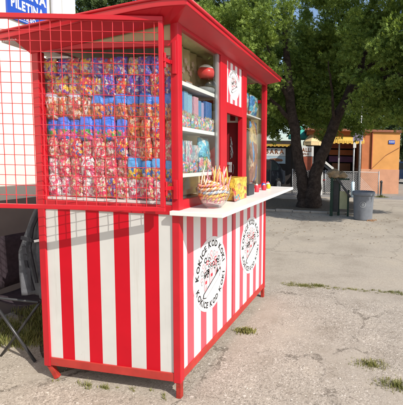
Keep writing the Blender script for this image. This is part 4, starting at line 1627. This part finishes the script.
for (u0_, u1_, v0_, v1_) in ((-.008, .008, -.045, .04), (-.028, -.018, -.03, .03), (.018, .028, -.03, .03)):
    pts = []
    for (du, dv) in ((u0_, v0_), (u1_, v0_), (u1_, v1_), (u0_, v1_)):
        th = du / .255
        rad = .2585 + dv * .045
        pts.append((.87 + rad * math.sin(th - .02), 7.4 - rad * math.cos(th - .02), .40 + dv))
    mk.poly(pts)
mk.build('emblem', M['bin_mark'], bn, fix=False)
rub = MB()
rr = random.Random(6)
for k in range(26):
    x, y = 1.06 + rr.gauss(0, .09), 7.25 + rr.gauss(0, .07)
    s = rr.uniform(.01, .03)
    rub.box(x - s, x + s, y - s * .7, y + s * .7, -.006, s * .7)
o = kind(tag(rub.build('leaf_litter', mat('brown_litter', (.30, .17, .09), .9, .3, 20)), 'brown rubble and dry leaves at the foot of the grey bin', 'litter'), 'stuff')

# dark green folded stall frame between trunk and bin
fr = empty('stall_frame', (.30, 7.75, 0), 'dark green metal stall frame with slanted brace standing behind the grey bin', 'stall')
for (a, b, w_) in (((.02, 7.7, -.006), (.02, 7.7, 1.02), .075), ((.20, 7.85, -.006), (.20, 7.85, 1.0), .06), ((.46, 7.75, -.006), (.46, 7.75, .70), .05)):
    MB().bar(a, b, w_).build('upright', M['dark_green'], fr, bevel=.004)
MB().bar((.13, 7.68, 1.05), (.52, 7.66, .52), .05).build('brace', M['dark_metal'], fr)
MB().bar((-.02, 7.72, .98), (.48, 7.78, .985), .04).build('cross_bar', M['dark_green'], fr)
MB().box(.225, .44, 7.79, 7.81, .18, .66).build('board', M['pale_green'], fr)
MB().box(-.02, .20, 7.76, 7.79, .10, .95).build('mesh_side', M['dark_metal'], fr)

mb = MB()


def lump(mb_, c, r, seed, sq=(1, 1, .6), nu_=16, nv_=10):
    rr_ = random.Random(seed)
    ph = [rr_.uniform(0, 6.28) for _ in range(6)]
    n0 = len(mb_.v)
    for j in range(nv_ + 1):
        th = math.pi * j / nv_
        for i in range(nu_):
            a = 2 * math.pi * i / nu_
            k = 1 + .16 * math.sin(3 * a + ph[0] + 2 * th) + .1 * math.sin(5 * th + ph[1] + 2 * a) + .07 * math.sin(6 * a + ph[2] + 5 * th) + .03 * math.sin(9 * th + ph[3])
            mb_.v.append((c[0] + r * k * sq[0] * math.sin(th) * math.cos(a), c[1] + r * k * sq[1] * math.sin(th) * math.sin(a), c[2] + r * k * sq[2] * math.cos(th)))
    for j in range(nv_):
        for i in range(nu_):
            a, b = n0 + j * nu_ + i, n0 + j * nu_ + (i + 1) % nu_
            mb_.face((a, b, b + nu_, a + nu_))


lump(mb, (.06, 7.75, 1.115), .16, 2, (1, 1, .75), 28, 18)
tag(mb.build('sack', M['sack'], None, smooth=True), 'tan cloth sack slumped on the green stall frame, left one', 'sack', 'sacks on the green stall frame')
mb = MB()
lump(mb, (.26, 7.80, 1.09), .13, 5, (1, 1, .7), 28, 18)
tag(mb.build('sack', M['sack'], None, smooth=True), 'tan cloth sack on the green stall frame, nearer the slanted brace', 'sack', 'sacks on the green stall frame')


# leaning black and white board
o = MB().bar((-1.08, 13.3, 1.40), (-.60, 13.3, 1.00), .05, .16, 0, up=(0, 0, 1))
o.bar((-1.10, 13.28, 1.51), (-.58, 13.28, 1.11), .05, .085, 1)
o.bar((-.62, 13.36, -.01), (-.62, 13.36, 1.2), .05, .05, 1)
o.bar((-1.06, 13.36, -.01), (-1.06, 13.36, 1.5), .05, .05, 1)
tag(o.build('barrier_board', [M['cup_dark'], M['white']], None), 'slanted black and white barrier board in front of the wire fence', 'barrier')

# chain link fence
fence = empty('chain_link_fence', (-.4, 13.65, 0), 'grey chain link fence between the tree and the orange shop', 'fence')
fy = 13.65
for x in (-2.4, -.95, .45, 1.30):
    MB().tube([(x, fy, -.01), (x, fy, 1.05)], .022, 8).build('post', M['steel'], fence, smooth=True)
cl = MB()
xx = -2.4
while xx < 1.30:
    for sgn in (1, -1):
        xe = xx + sgn * .95
        za, zb_ = .03, .98
        a, b = (xx, za), (xe, zb_)
        # clip to the run
        lo_, hi_ = -2.4, 1.30
        if b[0] > hi_:
            t = (hi_ - a[0]) / (b[0] - a[0])
            b = (hi_, za + (zb_ - za) * t)
        if b[0] < lo_:
            t = (lo_ - a[0]) / (b[0] - a[0])
            b = (lo_, za + (zb_ - za) * t)
        if abs(b[0] - a[0]) > .02:
            cl.tube([(a[0], fy - .004 * sgn, a[1]), (b[0], fy - .004 * sgn, b[1])], .004, 4, cap=False)
    xx += .075
cl.build('wire_netting', M['steel'], fence)
MB().tube([(-2.4, fy, 1.0), (1.30, fy, 1.0)], .012, 6).build('top_rail', M['steel'], fence, smooth=True)
MB().box(-1.7, -.95, fy - .03, fy - .02, .60, .63).build('red_tape', M['rope_red'], fence)

# poles
pl = empty('sign_pole', (.25, 12.9, 0), 'thin grey pole with lilac sign plate in front of the shop, pale blue foot', 'pole')
MB().tube([(.27, 12.9, 0), (.27, 12.9, 2.75)], .035, 10).build('pole', M['steel'], pl, smooth=True)
MB().tube([(.27, 12.9, 0.0), (.27, 12.9, .62)], .075, 12).build('sleeve', M['light_blue'], pl, smooth=True)
MB().box(.22, .62, 12.84, 12.86, 2.25, 2.65).build('sign_plate', M['lilac'], pl)
MB().box(.24, .36, 12.83, 12.838, 1.98, 2.16).build('small_plate', M['white'], pl)
o = empty('lamp_pole', (.48, 13.2, 0), 'plain grey steel pole standing right of the lilac sign', 'pole')
MB().tube([(.50, 13.2, 0), (.50, 13.2, 4.2)], .045, 12).build('pole', M['steel'], o, smooth=True)
MB().lathe([(.09, 0), (.09, .02), (.05, .03)], 14, (.50, 13.2, 0)).build('base_plate', M['steel'], o)

bo = empty('bollard', (1.41, 13.36, 0), 'short dark iron bollard with grass at its foot beside the road', 'bollard')
MB().lathe([(.06, -.01), (.06, .03), (.045, .04), (.042, .58), (.055, .60), (.055, .64), (.03, .68), (0, .69)], 16, (1.41, 13.36, 0)).build('shaft', M['dark_metal'], bo, smooth=True)
grass('grass_tuft', 'grass round the foot of the dark bollard', [(1.43, 13.3, 2.6)], 130, .05, .012, .12, 14)

# ------------------------------------------------------------------ orange shop
shop = empty('orange_shop', (1.0, 16, 0), 'orange plastered corner shop with salmon plinth and open dark front', 'building')
RT = Matrix.Translation((.52, 14.9, 0)) @ Matrix.Rotation(R(12), 4, 'Z')


def sb(*a):
    return MB().box(*a, 0, RT)


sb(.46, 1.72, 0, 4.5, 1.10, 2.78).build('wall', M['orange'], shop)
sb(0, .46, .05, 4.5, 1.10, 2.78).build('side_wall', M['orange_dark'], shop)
sb(.44, .475, -.03, .02, 1.10, 2.78).build('corner_pilaster', M['red_brown'], shop)
sb(-.02, 1.74, -.02, 4.52, -.012, 1.10).build('plinth', M['salmon'], shop)
sb(-2.6, 1.80, -.08, 4.8, 2.78, 2.88).build('roof', M['roof_tile'], shop)
sb(-2.5, -.02, 2.2, 2.3, -.01, 2.78).build('rear_wall', M['shop_dark'], shop)
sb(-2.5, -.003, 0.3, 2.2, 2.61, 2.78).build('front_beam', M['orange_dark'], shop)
sb(-2.5, -.03, .25, .85, -.01, .85).build('front_counter', M['shop_dark'], shop)
sb(-1.35, -.15, 1.6, 1.9, 2.05, 2.30).build('goods_shelf', M['red_brown'], shop)
sb(-1.35, -.15, 1.55, 1.9, 1.72, 1.98).build('goods_shelf', M['orange_dark'], shop)
sb(-1.35, -.15, 1.50, 1.9, 1.38, 1.66).build('goods_shelf', M['violet'], shop)
sb(-1.2, -.3, 1.45, 1.9, .95, 1.32).build('goods_shelf', M['brown'], shop)
aw = MB()
for k in range(16):
    aw.box(-1.55 + .1 * k, -1.46 + .1 * k, -.32, -.30, 2.20 + .03 * (k % 2), 2.34, 0, RT)
aw.prism([RT @ Vector(p) for p in ((-1.55, -.30, 2.34), (-1.55, .30, 2.60), (-1.55, .30, 2.57), (-1.55, -.30, 2.31))], RT.to_3x3() @ Vector((1.6, 0, 0)))
aw.build('awning', M['yellow'], shop)
sb(1.20, 1.48, -.03, -.002, 2.26, 2.42).build('wall_sign', M['blue_sign'], shop)
t = MB()
text_line(t, 'MARKET', .07, lambda u, v: RT @ Vector((u, -.034, v)), 0, .1, (1.34, 2.35), .8)
t.build('sign_lettering', M['white'], shop, fix=False)
sb(-1.05, -.98, .20, .27, 0, 2.55).build('front_post', M['steel'], shop)
MB().tube([RT @ Vector((.40, -.04, 1.05)), RT @ Vector((1.1, -.04, 1.75)), RT @ Vector((1.72, -.04, 2.12))], .010, 6).build('cable', M['brown'], shop)

# ------------------------------------------------------------------ snack stall and parasols left of the trunk
sk = empty('market_stall', (-3.9, 15.5, 0), 'market stall with white BARA board and yellow valance seen beyond the counter', 'stall')
MB().box(-6.2, -2.9, 15.4, 17, -.01, 2.35).build('body', M['shop_dark'], sk)
MB().box(-4.15, -3.15, 15.34, 15.38, 1.60, 1.98).build('name_board', M['white'], sk)
t = MB()
text_line(t, 'BARA', .30, lambda u, v: (u, 15.336, v), 0, .14, (-3.66, 1.82), .95)
t.build('lettering', M['brown'], sk, fix=False)
MB().box(-4.15, -3.15, 15.34, 15.38, 1.24, 1.59).build('picture_board', M['light_blue'], sk)
mb = MB().lathe([(.0, .0), (.30, .01), (.36, .06), (.30, .12), (0, .16)], 20, (0, 0, 0))
o = mb.build('bread_picture', M['brown'], sk, smooth=True)
o.scale = (1, .10, 1)
o.location = Vector((-3.62, 15.33, 1.34)) - sk.location
va = MB()
for k in range(14):
    va.box(-4.3 + .1 * k, -4.21 + .1 * k, 15.22, 15.24, 2.05 + .025 * (k % 2), 2.17)
va.box(-4.3, -2.9, 15.24, 15.4, 2.14, 2.17)
va.build('valance', M['yellow'], sk)


def parasol(name, lab, x, y, z, r, m):
    t_ = empty(name, (x, y, 0), lab, 'parasol', 'market parasols behind the tree')
    MB().tube([(x, y, 0), (x, y, z + .5)], .025, 8).build('pole', M['white'], t_, smooth=True)
    c = MB()
    n = 8
    for k in range(n):
        a, b = 2 * math.pi * k / n, 2 * math.pi * (k + 1) / n
        p0, p1 = (x + r * math.cos(a), y + r * math.sin(a), z), (x + r * math.cos(b), y + r * math.sin(b), z)
        c.poly([p0, p1, (x, y, z + .5)])
        c.poly([(p0[0], p0[1], z - .16), (p1[0], p1[1], z - .16), p1, p0])
    cn = c.build('canopy', m, t_)
    cn.modifiers.new('thick', 'SOLIDIFY').thickness = .01


parasol('market_parasol', 'teal market parasol seen between the two trunks', -2.6, 16.2, 2.62, .62, M['teal_cloth'])
parasol('market_parasol', 'cream market parasol close to the right of the left trunk', -1.75, 14.9, 2.28, .45, M['cream_cloth'])
bb = empty('board_sign', (-2.0, 14.4, 0), 'white notice board with brown letters over a red panel between the trunks', 'sign')
MB().box(-2.35, -1.62, 14.4, 14.43, 1.62, 2.06).build('board', M['white'], bb)
MB().box(-2.30, -1.66, 14.4, 14.43, .95, 1.60).build('panel', M['red_brown'], bb)
for x in (-2.33, -1.65):
    MB().bar((x, 14.42, -.01), (x, 14.42, 1.62), .04).build('leg', M['steel'], bb)
t = MB()
text_line(t, 'BALLI', .24, lambda u, v: (u, 14.396, v), 0, .1, (-1.99, 1.90), .8)
text_line(t, 'ESPRES', .12, lambda u, v: (u, 14.396, v), 0, .1, (-1.99, 1.71), .8)
t.build('lettering', M['brown'], bb, fix=False)


# ------------------------------------------------------------------ cars
def car(name, loc, rz, body_m, label):
    t_ = empty(name, loc, label, 'car')
    t_.rotation_euler = (0, 0, rz)

    def pt(mb_, nm, m_, par=t_, **kw):
        o_ = mb_.build(nm, m_, None, **kw)
        o_.parent = par
        return o_
    prof = [(-2.05, .32), (-2.08, .62), (-1.98, .82), (-1.25, .92), (-.65, 1.38), (-.2, 1.46), (.85, 1.45), (1.45, 1.22), (1.75, .98), (2.02, .93), (2.06, .55), (2.0, .30)]
    pt(MB().prism([(x, -.82, z) for x, z in prof], (0, 1.64, 0)), 'body', body_m, bevel=.05)
    for sy in (-.824, .824):
        e_ = .006 if sy > 0 else -.006
        pt(MB().prism([(x, sy, z) for x, z in ((-.98, .96), (-.58, 1.32), (-.15, 1.38), (-.15, .96))], (0, e_, 0)), 'side_window', M['car_glass'])
        pt(MB().prism([(x, sy, z) for x, z in ((-.08, .96), (-.08, 1.38), (.8, 1.37), (1.25, 1.18), (1.3, .98))], (0, e_, 0)), 'side_window', M['car_glass'])
        pt(MB().box(-.55, -.38, sy - .02, sy + .02, .82, .85), 'door_handle', M['steel'])
    d1 = Vector((.60, 0, .46)).normalized()
    nrm = Vector((-d1.z, 0, d1.x)) * .012
    a, b = Vector((-1.19, 0, .965)), Vector((-.70, 0, 1.34))
    pt(MB().prism([(a.x + nrm.x, -.68, a.z + nrm.z), (b.x + nrm.x, -.60, b.z + nrm.z), (b.x + nrm.x, .60, b.z + nrm.z), (a.x + nrm.x, .68, a.z + nrm.z)], tuple(nrm)), 'windscreen', M['car_glass'])
    a, b = Vector((1.72, 0, 1.03)), Vector((1.50, 0, 1.20))
    pt(MB().prism([(1.735, -.6, 1.03), (1.49, -.55, 1.225), (1.49, .55, 1.225), (1.735, .6, 1.03)], (.012, 0, .012)), 'rear_window', M['car_glass'])
    for sy in (-.6, .6):
        pt(MB().box(-2.10, -2.04, sy - .17, sy + .17, .62, .76), 'headlight', M['lamp_glass'])
        pt(MB().box(2.035, 2.08, sy - .17, sy + .17, .70, .84), 'tail_light', M['ink_red'])
    pt(MB().box(-2.105, -2.06, -.35, .35, .42, .56), 'grille', M['tyre'])
    pt(MB().box(-2.115, -2.10, -.26, .26, .44, .54), 'number_plate', M['white'])
    for x in (-1.28, 1.28):
        for sy in (-.76, .76):
            w_ = MB().tube([(x, sy - .1, .31), (x, sy + .1, .31)], .31, 24)
            wh = pt(w_, 'wheel', M['tyre'])
            s_ = 1 if sy > 0 else -1
            rm = MB().tube([(x, sy + s_ * .101, .31), (x, sy + s_ * .108, .31)], .19, 16).build('rim', M['steel'], None)
            rm.parent = wh
    return t_


car('parked_car', (-4.2, 12.9, -.008), R(78), M['car_dark'], 'dark parked car in the shade behind the counter, nose towards us')
car('parked_car', (3.25, 24.0, -.012), R(-35), M['car_blue'], 'dark blue car far down the street right of the orange shop')
